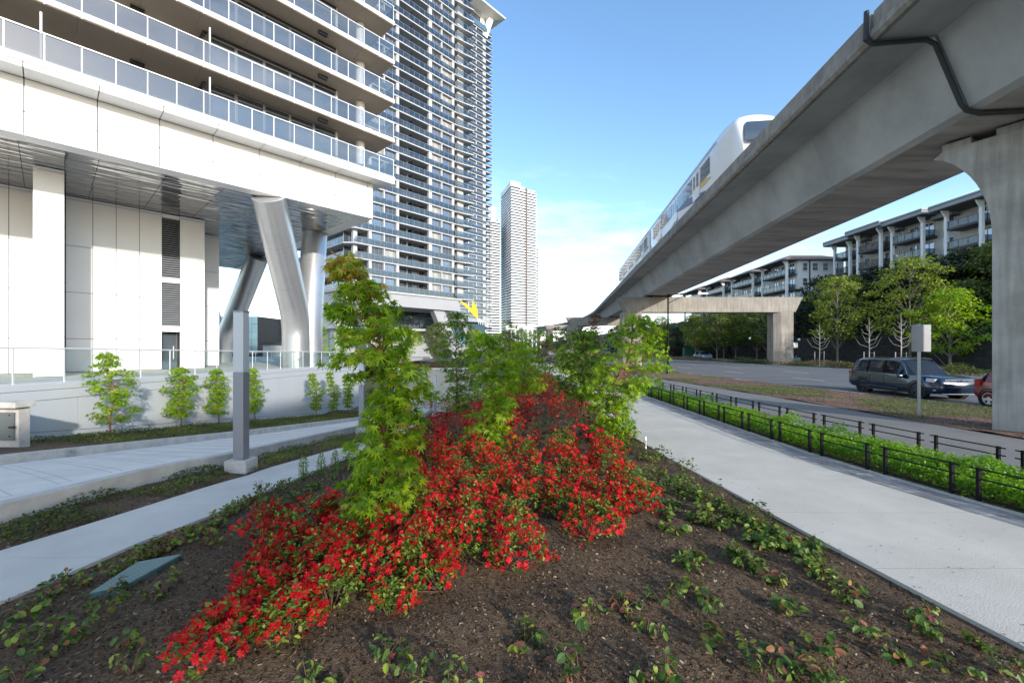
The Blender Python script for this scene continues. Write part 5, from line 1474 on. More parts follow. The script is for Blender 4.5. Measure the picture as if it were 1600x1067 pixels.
for i, a in enumerate(AZN): rowsd.setdefault(int(a[1] * 10 // 7), []).append((a[0], i))
labs = {}
names_ = ['front edge', 'next row behind the front edge', 'row just before the big maple', 'row beside the big maple trunk', 'row behind the big maple', 'row before the middle maple', 'row in front of the middle maple trunk', 'row level with the middle maple', 'row beyond the middle maple', 'last near row']
for ri, key in enumerate(sorted(rowsd)):
    row = sorted(rowsd[key])
    for j, (_, i) in enumerate(row):
        labs[i] = f"{'sparse' if AZN[i][4] < .65 else 'dense'} red azalea, {ordw(j)} from left in the {names_[min(ri, 9)]}"
for i, (x, y, r, h, red) in enumerate(AZN):
    azalea(labs[i], x, y, r, h, red, near=(i < 11), seed=100 + i)
AZF.sort(key=lambda a: a[1])
for i, (x, y, r, h, red) in enumerate(AZF):
    kind = 'dull red' if red > .45 else 'mostly green'
    side = 'left' if x < -.4 else ('right' if x > 1.0 else 'middle')
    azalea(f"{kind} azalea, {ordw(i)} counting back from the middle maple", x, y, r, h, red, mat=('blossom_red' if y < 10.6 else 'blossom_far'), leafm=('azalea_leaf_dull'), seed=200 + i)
# red hedge on the planter wall, and russet shrubs at its foot
for i in range(9):
    azalea(f"{ordw(i)} clump from the left of the low red hedge on the beige planter wall", -10 + i * .98, 38.7, .62, .5, .95, mat='blossom_far', leafm='azalea_leaf_dull', seed=300 + i, group='red hedge clumps on the planter wall', nz_=.2, name='red_shrub')
for i in range(5):
    azalea(f"{ordw(i)} russet shrub from the left at the foot of the beige planter wall", -6.6 + i * 1.0, 34.6 + .2 * (i % 2), .7, .9, .9, mat='blossom_far', leafm='azalea_leaf_dull', seed=320 + i, group='russet shrubs below the planter wall', nz_=-2.9, name='russet_shrub')

# ---- low leafy plants set out in the mulch
SAL = [proto_mesh('leaf', ROUND, 'salal_single'), proto_mesh('leaf', LEAF, 'salal_single')]
def ground_plant(label, x, y, r, h, n, near, seed, lsz=.05, group='small leafy plants set out in the mulch', tl=None, nz_=None, mat='salal_leaf'):
    rg = np.random.default_rng(seed); rr = random.Random(seed)
    z = bedz(x, y) if nz_ is None else nz_
    t = thing('ground_plant', label, 'plant', (x, y, z), group)
    segs = []; P = []; O = []
    ns = max(3, n // 6)
    for s in range(ns):
        th = rr.uniform(0, 6.28); u = rr.uniform(.25, 1)
        tip = (x + r * u * math.cos(th), y + r * u * math.sin(th), z + h * rr.uniform(.55, 1.0) * (1.15 - .5 * u))
        mid = (x + r * u * .45 * math.cos(th), y + r * u * .45 * math.sin(th), z + (tip[2] - z) * .62)
        segs.append(([(x, y, z - .01), mid, tip], [.004, .003, .0015]))
        for k in range(max(1, n // ns)):
            f = rr.uniform(.35, 1.05); a, b = ((x, y, z), mid) if f < .5 else (mid, tip); g = f * 2 if f < .5 else (f - .5) * 2
            P.append([a[j] + (b[j] - a[j]) * g + rr.uniform(-.012, .012) for j in range(3)]); o = th + rr.choice((-1, 1)) * rr.uniform(.3, 1.5); O.append([math.cos(o), math.sin(o)])
    twigs(segs, 'stems', 'twig_brown', t, 4)
    P = np.array(P); O = np.array(O); R = leaf_frames(len(P), O, .25, .45); sc = lsz * rg.uniform(.6, 1.25, len(P))
    tint = np.clip(rg.normal(tl if tl is not None else rr.uniform(.3, .65), .22, len(P)), 0, 1)
    if near:
        for i in range(len(P)):
            ob = bpy.data.objects.new('leaf', SAL[seed % 3 == 0]); COL.objects.link(ob); ob.parent = t
            ob.matrix_basis = mat4(P[i] - np.array([x, y, z]), R[i], sc[i])
    else:
        tag(cloud('leaves', ROUND if seed % 3 else LEAF, P, R, sc, mat, t, tint), kind='stuff')
    return t
def gp_px(px, py, z=.02):
    D = (CAMZ - z) * 670 / (py - 543); return (px - 800) / 670 * D, D
GPR = [(1075, 885), (925, 975), (1010, 985), (820, 1000), (1105, 950), (1160, 880), (1225, 945), (1262, 862), (1130, 822), (1165, 806), (1100, 800), (1066, 768), (1035, 735), (1245, 1046), (1345, 980), (1440, 965), (1484, 1034), (1572, 1046), (1548, 1000),
       (905, 1058), (1288, 905), (1205, 850), (1008, 1075), (600, 1040), (640, 1056), (530, 1075), (480, 1075), (1040, 1068), (1100, 1100), (1380, 1100), (1185, 835), (1090, 778), (1020, 716), (1048, 752), (1325, 930), (700, 1090), (860, 1120), (1395, 1010), (1145, 862), (1210, 905),
       (1122, 786), (1142, 800), (1064, 745), (1078, 762), (1186, 812), (1215, 832), (1232, 848), (1105, 812), (1085, 808), (1050, 790), (1030, 765)]
GPL = [(160, 965), (205, 915), (240, 930), (195, 1010), (150, 940), (66, 1020), (84, 985), (30, 1066), (90, 915), (45, 950), (205, 1046), (120, 990), (220, 862), (262, 850), (300, 835), (340, 815), (275, 905), (375, 790), (330, 845), (420, 775), (140, 900), (20, 1000),
       (250, 845), (235, 855), (300, 820), (318, 826), (350, 800), (392, 782), (440, 760), (465, 768), (488, 758), (520, 740), (545, 728), (285, 842), (180, 880), (110, 905), (60, 935), (410, 765)]
qg = random.Random(9)
for _ in range(26):
    yq = qg.uniform(2.75, 6.5); xl_ = {0: 1.5}.get(0) + (0.2 if yq > 4.3 else -1.2 * (4.3 - yq) / 1.5)
    xq = qg.uniform(max(.3, xl_), XR(yq) - .15); zq = bedz(xq, yq)
    GPR.append((800 + 670 * xq / yq, 543 + (CAMZ - .06) * 670 / yq))
def lab_gp(pts, where):
    rows = sorted(range(len(pts)), key=lambda i: -pts[i][1]); out = {}
    for a in range(0, len(rows), 6):
        grp = sorted(rows[a:a + 6], key=lambda i: pts[i][0])
        for j, i in enumerate(grp): out[i] = f"small plant {where}, {ordw(j)} from left in the {ordw(a // 6)} row back"
    return out
for pts, where, sd in ((GPR, 'right of the azaleas', 400), (GPL, 'left of the azaleas', 500)):
    lb = lab_gp(pts, where)
    for i, (px, py) in enumerate(pts):
        x, y = gp_px(px, py, .06)
        q = random.Random(sd + i); rgt = sd == 400
        near = y < 4.1
        ground_plant(lb[i], x, y, q.uniform(.12, .21) if rgt else q.uniform(.12, .2), q.uniform(.12, .24), (q.randint(30, 46) if near else q.randint(60, 90)), near, sd + i, lsz=(.066 if rgt else .052) * q.uniform(.8, 1.1), tl=None if rgt else .72)
# two little evergreens and more on the rim of the bed
for i, (px, py, lab) in enumerate(((474, 748, 'left one of the two tiny dark evergreen columns by the left path'), (502, 740, 'right one of the two tiny dark evergreen columns by the left path'), (524, 733, 'third tiny evergreen, half behind the foreground maple leaves'))):
    x, y = gp_px(px, py, -.03); t = thing('evergreen_shrub', lab, 'shrub', (x, y, bedz(x, y)), 'tiny dark evergreens by the left path')
    n = 420; u = NR.random(n); th = NR.random(n) * 6.28; r_ = .075 * np.sqrt(np.clip(np.sin(u * 2.9 + .2), .05, 1)) * NR.uniform(.5, 1, n)
    P = np.stack([x + r_ * np.cos(th), y + r_ * np.sin(th), bedz(x, y) + .02 + u * .38], 1)
    o = np.stack([np.cos(th), np.sin(th)], 1)
    obj('trunk', MB().tube([(x, y, bedz(x, y) - .02), (x, y, bedz(x, y) + .3)], .008, 5), 'bark', t)
    cloud('crown', LEAF, P, leaf_frames(n, o, -.6, .4), NR.uniform(.02, .035, n), 'maple_dark', t)

# green slatted lid in the mulch
lid = thing('valve_box_lid', 'green ribbed utility lid half sunk in the mulch left of the azaleas', 'utility lid', (-3.6, 4.1, .05))
c = [(-3.78, 3.82), (-3.50, 3.86), (-3.42, 4.46), (-3.84, 4.38)]
zz = [bedz(*p) + .045 for p in c]
obj('frame', MB().hexa([(p[0], p[1], z - .07) for p, z in zip(c, zz)] + [(p[0], p[1], z) for p, z in zip(c, zz)]), 'grate_teal', lid, bevel=.004)
for i in range(17):
    f = (i + .5) / 17; 
    def lp_(a, b, u): return Vector((c[a][0] + (c[b][0] - c[a][0]) * u, c[a][1] + (c[b][1] - c[a][1]) * u, zz[a] + (zz[b] - zz[a]) * u))
    p, q = lp_(0, 3, f), lp_(1, 2, f); d = Vector((.0, .005, 0)); w = (q - p) * .04
    obj('rib', MB().hexa([p + w - d, q - w - d, q - w + d, p + w + d] + [v + Vector((0, 0, .006)) for v in (p + w - d, q - w - d, q - w + d, p + w + d)]), 'grate_line', lid)

# ---- bark chips over the near soil, loose leaves
def chips(name, n, x0, x1, y0, y1, zf, inside, s0, s1, seed):
    rg = np.random.default_rng(seed)
    yy = y0 + (y1 - y0) * rg.random(n * 2) ** 1.6; xx = rg.uniform(x0, x1, n * 2)
    k = np.array([inside(a, b) for a, b in zip(xx, yy)]); xx, yy = xx[k][:n], yy[k][:n]; m = len(xx)
    zz = np.array([zf(a, b) for a, b in zip(xx, yy)]) + rg.uniform(.002, .012, m)
    nrm = unit(np.stack([rg.normal(0, .35, m), rg.normal(0, .35, m), np.ones(m)], 1))
    R = frames(nrm, unit(rg.normal(0, 1, (m, 3))))
    T = ([(-.22, 0, 0), (.22, .05, 0), (.18, 1, .06), (-.16, .9, 0)], [(0, 1, 2, 3)])
    return tag(cloud(name, T, np.stack([xx, yy, zz], 1), R, rg.uniform(s0, s1, m), 'chip', None, rg.random(m) ** 1.5), 'loose bark chips and grit scattered over the dark soil of the beds', 'mulch', kind='stuff')
chips('bark_mulch', 90000, -6, 5.5, 1.6, 12, bedz, lambda x, y: XP_R(y) + .01 < x < XR(y) - .01, .008, .034, 21)
chips('bark_mulch', 12000, -8, -3.4, 3, 16, lambda x, y: L(y) - .025, lambda x, y: XKERB(y) + .01 < x < XP_L(y) - .01, .01, .035, 22)
chips('bark_mulch', 16000, 10, 18, 5, 30, lambda x, y: .03 + .02 * math.sin(3 * x + 2 * y), lambda x, y: XV1(y) + .02 < x < XK(y) - .17, .02, .06, 23)

# fallen leaves and crumbs of soil on the slabs
rg_ = np.random.default_rng(5); n_ = 420
yy_ = rg_.uniform(2.5, 14, n_); e_ = rg_.random(n_) ** 2.2
xx_ = np.array([XR(a) + .02 + (XF1(a) - .65 - XR(a)) * b for a, b in zip(yy_, e_)])
tag(cloud('leaf_litter', LEAF, np.stack([xx_, yy_, np.full(n_, .004)], 1), frames(unit(np.stack([rg_.normal(0, .15, n_), rg_.normal(0, .15, n_), np.ones(n_)], 1)), unit(rg_.normal(0, 1, (n_, 3)))), rg_.uniform(.006, .028, n_), 'chip', None, rg_.random(n_)), 'dead leaf bits and soil crumbs fallen on the right walk', 'leaf litter', kind='stuff')
# ---- uncountable greenery: cover by the path, hedge strip, grass, median
def scatter(name, label, cat, n, fx, y0, y1, zf, hmax, size, mat, T=LEAF, up=.6, power=1.0, clump=None, seed=1, edge=.0, lo=.12):
    rg = np.random.default_rng(seed)
    yy = y0 + (y1 - y0) * rg.random(n) ** power; u = rg.random(n)
    a = np.array([fx(v)[0] for v in yy]); b = np.array([fx(v)[1] for v in yy]); xx = a + (b - a) * u
    hh = hmax * np.ones(n)
    if clump:
        cl = .5 + .25 * np.sin(xx * clump * 1.3 + yy * clump * .7 + 1) + .25 * np.sin(yy * clump * 1.9 - xx * clump + 2) + .12 * np.sin(xx * clump * 4.1) * np.sin(yy * clump * 3.7)
        hh = hmax * np.clip(cl, lo, 1.15)
        if edge: k = cl > edge; xx, yy, hh, u = xx[k], yy[k], hh[k], u[k]; n = len(xx)
    zz = np.array([zf(p, q) for p, q in zip(xx, yy)]) + hh * rg.random(n) ** .55
    th = rg.random(n) * 6.283; o = np.stack([np.cos(th), np.sin(th)], 1)
    nrm = unit(np.stack([o[:, 0] * .5, o[:, 1] * .5, np.ones(n)], 1) + rg.normal(0, .4, (n, 3)))
    tip = unit(np.stack([o[:, 0], o[:, 1], np.full(n, up)], 1) + rg.normal(0, .4, (n, 3)))
    base_t = np.clip(.45 + .35 * np.sin(xx * 2.1 + yy * 1.3) * np.sin(yy * .9) + rg.normal(0, .22, n), 0, 1)
    o_ = cloud(name, T, np.stack([xx, yy, zz], 1), frames(nrm, tip), size * rg.uniform(.6, 1.3, n), mat, None, base_t)
    return tag(o_, label, cat, kind='stuff')
scatter('ground_cover', 'patchy yellow-green ground cover between the left path and the ramp kerb', 'ground cover', 26000, lambda y: (XKERB(y) + .02, XP_L(y) - .12), 3, 26, lambda x, y: L(y) - .03, .16, .042, 'cover_leaf', clump=3.1, edge=.42, seed=31, power=1.5)
scatter('wall_ground_cover', 'low green ground cover under the maples along the pale wall', 'ground cover', 30000, lambda y: (XW(y) + .06, XLK(y) - .24), 11.5, 33, lambda x, y: L(y) + .12, .17, .055, 'cover_leaf', clump=2.5, seed=32)
scatter('hedge_planting', 'bright green leafy hedge planting between the two low black fences', 'hedge', 90000, lambda y: (XF1(y) + .05, XF2(y) - .30), 3.2, 34, lambda x, y: -.02, .50, .052, 'hedge_leaf', clump=2.2, lo=.62, seed=33, power=1.7, up=.2)
scatter('rim_cover', 'low dull green cover along both rims of the planting bed', 'ground cover', 16000, lambda y: (XR(y) - 1.15, XR(y) - .03), 5.2, 30, bedz, .26, .052, 'cover_leaf', clump=3.3, edge=.56, seed=34)
scatter('left_rim_cover', 'yellowish cover plants on the left rim of the planting bed', 'ground cover', 14000, lambda y: (XP_R(y) + .05, XP_R(y) + .9), 5.6, 28, bedz, .20, .045, 'cover_leaf', clump=3.9, edge=.5, seed=35)
scatter('verge_grass', 'worn green grass patches along the mulch verge beside the road', 'grass', 90000, lambda y: (XV1(y) + .02, XK(y) - .18), 8, 75, lambda x, y: .03, .05, .045, 'grass_blade', T=DIAM, up=1.4, clump=.42, edge=.54, seed=36, power=1.2)
scatter('median_shrubs', 'low mixed shrubs and dry groundcover filling the road median', 'shrubs', 30000, lambda y: (XFK(y) + .3, XFK(y) + 3.4), 22, 125, lambda x, y: .04, .75, .14, 'dry_shrub', clump=.33, seed=37)
scatter('median_green', 'fresh green leafy patches in the road median', 'shrubs', 26000, lambda y: (XFK(y) + .6, XFK(y) + 3.2), 24, 62, lambda x, y: .04, .85, .12, 'cover_leaf', clump=.6, edge=.45, seed=38)
scatter('hillside_ivy', 'dark green undergrowth covering the slope below the apartments', 'undergrowth', 60000, lambda y: (46.3, 60), 12, 120, lambda x, y: 11.1 * smooth((x - 47) / 11), 1.1, .38, 'tree_darkgreen', clump=.5, seed=39)

# ---- roadside and hillside trees
def tree(label, base, H, W_, nclump, per, size, mat, bark='bark_grey', z0f=.3, shape='oval', T=LEAF, group=None, seed=1, cl=.9, name='roadside_tree', trunkr=.12, lean=0):
    rg = np.random.default_rng(seed); rr = random.Random(seed)
    t = thing(name, label, 'tree', base, group); bx, by, bz = base
    tp = [(bx + lean * i / 6 + rr.uniform(-.05, .05) * i / 3, by + rr.uniform(-.05, .05), bz + H * .92 * i / 6 - (.1 if i == 0 else 0)) for i in range(7)]
    obj('trunk', MB().tube(tp, [trunkr * (1.1 - .95 * i / 6) for i in range(7)], 8), bark, t, smooth=True)
    limbs = []; P = []; O = []; TT = []
    for i in range(nclump):
        u = (i + .5) / nclump; z = H * (z0f + (1 - z0f) * u)
        w = {'oval': math.sin(math.pi * min(1, .12 + u * .86)) ** .7, 'cone': (1.02 - u) ** .85, 'column': min(1, (1.05 - u) * 2.2) * min(1, .5 + u * 2)}[shape] * W_
        th = i * 2.39996 + rr.uniform(-.5, .5); rad = math.sqrt(rr.uniform(.15, 1)) * w * rr.uniform(.75, 1.15)
        c = np.array([bx + lean * u + rad * math.cos(th), by + rad * math.sin(th), bz + z])
        q = tp[min(6, max(0, int((z - rad * .55) / H * 6)))]
        limbs.append(([q, ((q[0] + c[0]) / 2, (q[1] + c[1]) / 2, (q[2] + c[2]) / 2 + .05 * rad), tuple(c)], [trunkr * .35, trunkr * .2, trunkr * .06]))
        k = int(per * rr.uniform(.6, 1.35)); s = cl * rr.uniform(.65, 1.25)
        o = rg.normal(0, 1, (k, 3)); o = o / np.linalg.norm(o, axis=1, keepdims=True) * rg.random((k, 1)) ** .4
        P.append(c + o * np.array([s, s, s * .42])); O.append(unit(o[:, :2] + np.array([math.cos(th), math.sin(th)]) * .4)); TT.append(np.clip(rg.normal(rr.uniform(.25, .75), .2, k), 0, 1))
    twigs(limbs, 'limbs', bark, t, 4)
    P = np.vstack(P); O = np.vstack(O); n = len(P)
    cloud('crown', T, P, leaf_frames(n, O, .3, .5), size * rg.uniform(.6, 1.3, n), mat, t, np.concatenate(TT))
    return t
RT = [('tall yellow-green tree with airy layered crown, right of the median column', 43.3, 57, 11.6, 3.9, 'tree_yellowgreen'),
      ('tallest yellow-green tree, directly above the dark car', 43.6, 47, 12.0, 3.9, 'tree_yellowgreen'),
      ('fresh green spreading tree beside the near pier, behind the metal sign', 43.6, 42.7, 7.8, 3.1, 'maple_young'),
      ('green street tree just left of the median column', 43.2, 72.5, 9.0, 3.2, 'tree_olive'),
      ('pair-stemmed olive street tree, third left from the median column', 42.5, 81.5, 9.6, 3.2, 'tree_yellowgreen'),
      ('olive street tree under the middle of the cross beam', 41.5, 84, 9.0, 3.0, 'tree_yellowgreen'),
      ('slender street tree under the left part of the cross beam', 38.2, 80, 9.2, 2.8, 'tree_olive'),
      ('street tree behind the green cabinet', 36.0, 84, 8.6, 2.8, 'tree_yellowgreen'),
      ('dark broad street tree between the olive trees and the median column', 44, 77, 9.2, 3.4, 'tree_olive'),
      ('far roadside tree behind the right-hand maple', 31.5, 90, 8.5, 3.0, 'tree_olive'),
      ('farther roadside tree low on the horizon left of the cross beam column', 27.5, 105, 8.5, 3.2, 'tree_olive')]
for i, (lab, x, y, h, w, m) in enumerate(RT):
    tree(lab, (x, y, .05), h, w, 46, 85, .30 if h > 9 else .26, m, z0f=.30 if h > 8 else .22, shape='oval', group='roadside trees beyond the road', seed=600 + i, cl=1.15, trunkr=.13)
DTs = [(52, 66, 12, 3.8), (54, 74, 12.5, 4), (55.5, 60, 11, 3.8), (57, 54, 11.5, 4.2), (56, 47, 12, 4), (60, 43, 12, 4.6), (49, 72, 9, 3.2), (52, 82, 9, 3.4), (51, 92, 8, 3.4), (48, 100, 8, 3.4), (46, 112, 9, 3.8), (56, 41, 8, 3.8), (53, 50, 8, 3.4), (50, 63, 7.5, 3.2), (44, 125, 9, 4), (40, 135, 9, 4), (57.5, 50, 10, 3.2), (58, 68, 9, 3), (34, 140, 9, 4.5), (47, 90, 6, 3.2), (44, 97, 6, 3.4), (40, 105, 7, 3.6), (48.5, 84, 6, 3)]
for i, (x, y, h, w) in enumerate(DTs):
    gz_ = 11.1 * smooth((x - 47) / 11)
    h2 = max(3.5, h - gz_ * .75)
    tree(f"dark dense hillside tree, {ordw(i)} of those crowding the slope below the apartments" if i > 0 else 'dark dense hillside tree above the first yellow-green roadside tree', (x, y, gz_), h2, w, 40, 95, .36, 'tree_darkgreen' if i % 4 else 'tree_olive', bark='bark', z0f=.06, shape='oval', group='dark trees crowding the hillside', seed=700 + i, cl=1.35, name='hillside_tree', trunkr=.16)
for i, (x, y, lab) in enumerate(((-26.6, 60, 'left one of two small round trees under the grey tower podium'), (-23.8, 60, 'right one of two small round trees under the grey tower podium'))):
    tree(lab, (x, y, .6), 4.5, 1.15, 30, 70, .16, 'maple_leaf', z0f=.18, seed=770 + i, cl=.5, group='two small trees on the rear terrace', trunkr=.06, name='small_tree')
for i, (x, y, h) in enumerate(((-16, 62, 5), (-11.5, 66, 6), (-6, 70, 5), (-1, 75, 5), (5, 80, 5.5), (9.5, 92, 6.5), (2, 95, 6), (14, 110, 7))):
    tree(f"background street tree, {ordw(i)} from the left beyond the end of the bed", (x, y, 0), h, 2.4, 30, 70, .3, ('maple_leaf', 'tree_olive')[i % 2], z0f=.2, seed=790 + i, cl=.9, group='street trees beyond the end of the bed', name='street_tree')
# bare staked saplings
for i, (x, y, h, lab) in enumerate(((36.2, 50.5, 5.0, 'leafless pale sapling between stakes, nearest the median column'), (38.3, 46, 5.4, 'leafless pale sapling behind the dark car roof'), (39.0, 43, 5.6, 'leafless pale sapling just left of the metal sign'))):
    t = thing('bare_sapling', lab, 'tree', (x, y, .05), 'bare staked saplings'); q = random.Random(i + 5)
    obj('trunk', MB().tube([(x, y, 0), (x + .05, y, h * .5), (x, y, h)], [.06, .045, .012], 6), 'bark_pale', t, smooth=True)
    segs = []
    for k in range(16):
        th = k * 2.4; z = h * (.38 + .5 * k / 16); l = (1.0 - k / 20) * q.uniform(.8, 1.25) * 1.15
        e = (x + math.cos(th) * l, y + math.sin(th) * l, z + l * .95); m1 = (x + math.cos(th) * l * .6, y + math.sin(th) * l * .6, z + l * .25)
        segs.append(([(x, y, z), m1, e], [.026, .018, .008]))
    twigs(segs, 'limbs', 'bark_pale', t, 5)
    for sx in (-.55, .55):
        obj('stake', MB().lathe((x + sx, y, 0), [(.045, 0), (.045, 1.75)], 'z', 8), 'bark_pale', t)
        obj('tie', MB().tube([(x + sx, y, 1.6), (x, y, 1.62)], .015, 5), 'dark_metal', t)
# ------------------------------------------------------------------ low black fences
def fence(label, fx, y0, y1, pitch, full=True):
    t = thing('garden_fence', label, 'fence', (fx(y0), y0, 0), 'low black fences edging the hedge strip')
    y = y0
    while y < y1:
        a = Vector((fx(y + .06), y + .06, 0)); b = Vector((fx(y + pitch - .06), y + pitch - .06, 0)); d = (b - a).normalized()
        for p in (a + d * .10, b - d * .10):
            obj('post', MB().box(p.x - .022, p.x + .022, p.y - .022, p.y + .022, -.05, .49), 'black_paint', t)
        for z in ((.47, .33, .06) if full else (.47, .34)):
            obj('rail', MB().tube([a + Vector((0, 0, z)), b + Vector((0, 0, z))], .0125, 6), 'black_paint', t)
        y += pitch
fence('low black metal fence on the near side of the bright hedge strip', XF1, 1.2, 32, 1.27)
fence('low black metal fence on the far side of the bright hedge strip', XF2, 2.2, 34, 1.27, full=False)

# ------------------------------------------------------------------ street furniture
st = thing('street_sign', 'back of a square metal road sign on a bare grey pole in the verge', 'sign', (13.1, 13.8, 0))
obj('pole', MB().lathe((13.1, 13.8, -.1), [(.045, 0), (.045, 3.05)], 'z', 12), 'galvanised', st, smooth=True)
pnl = obj('sign_panel', MB().box(12.80, 13.42, 13.73, 13.745, 2.07, 2.93), 'sign_back', st, bevel=.004)
for z in (2.25, 2.75): obj('clamp', MB().box(13.03, 13.17, 13.746, 13.86, z - .03, z + .03), 'galvanised', pnl)

def street_lamp(label, x, y, h, arm):
    t = thing('street_lamp', label, 'lamp post', (x, y, 0), 'black street lamps')
    obj('base', MB().lathe((x, y, -.2), [(.16, 0), (.16, .9), (.11, 1.0)], 'z', 12), 'black_paint', t, smooth=True)
    obj('pole', MB().lathe((x, y, .6), [(.09, 0), (.06, h - .6)], 'z', 12), 'black_paint', t, smooth=True)
    if arm:
        obj('arm', MB().tube([(x, y, h - .1), (x + arm * .5, y, h + .02), (x + arm, y, h)], .04, 6), 'black_paint', t)
        obj('arm', MB().tube([(x, y, h - .8), (x + arm * .35, y, h - .32), (x + arm * .7, y, h - .06)], .03, 6), 'black_paint', t)
        obj('lamp_head', MB().hexa([(x + arm - .1, y - .14, h - .05), (x + arm + .75, y - .10, h - .02), (x + arm + .75, y + .10, h - .02), (x + arm - .1, y + .14, h - .05), (x + arm - .1, y - .12, h + .09), (x + arm + .7, y - .08, h + .05), (x + arm + .7, y + .08, h + .05), (x + arm - .1, y + .12, h + .09)]), 'alu', t)
    return t
street_lamp('tall black street lamp with a long arm, rising from behind the right-hand maple', 13.1, 36, 6.7, 2.6)
l2 = street_lamp('black lamp pole right of the median column with a small white notice', 39.6, 60, 8.6, 0)
obj('notice', MB().box(39.3, 39.9, 59.85, 59.88, 2.2, 2.9), 'white_paint', l2)
obj('globe', MB().lathe((40.15, 60, 3.3), [(.02, -.2), (.16, -.1), (.2, 0), (.16, .1), (.02, .2)], 'z', 10), 'lamp_glass', l2)
l3 = street_lamp('short black lamp pole left of the median column', 36.6, 66, 3.4, 0)
obj('globe', MB().lathe((36.6, 66, 3.6), [(.02, -.2), (.16, -.1), (.2, 0), (.16, .1), (.02, .2)], 'z', 10), 'lamp_glass', l3)
cb = thing('utility_cabinet', 'green utility cabinet at the roadside left under the cross beam', 'cabinet', (37, 90, 0))
obj('body', MB().box(36.2, 38.1, 90, 91, -.1, 2.1), 'cabinet_green', cb, bevel=.03)
obj('roof', MB().box(36.1, 38.2, 89.9, 91.1, 2.1, 2.2), 'cabinet_green', cb)
obj('door', MB().box(36.35, 37.1, 89.95, 89.99, .2, 1.9), 'cabinet_green', cb)
tg = thing('plant_tag', 'small white plastic plant tag stuck in the soil at the walk edge', 'plant tag', (2.92, 9.35, 0))
obj('stake', MB().box(2.905, 2.935, 9.35, 9.354, -.06, .26), 'white_paint', tg, bevel=.001)
obj('print', MB().box(2.912, 2.928, 9.346, 9.3495, .04, .18), 'mullion_grey', tg)

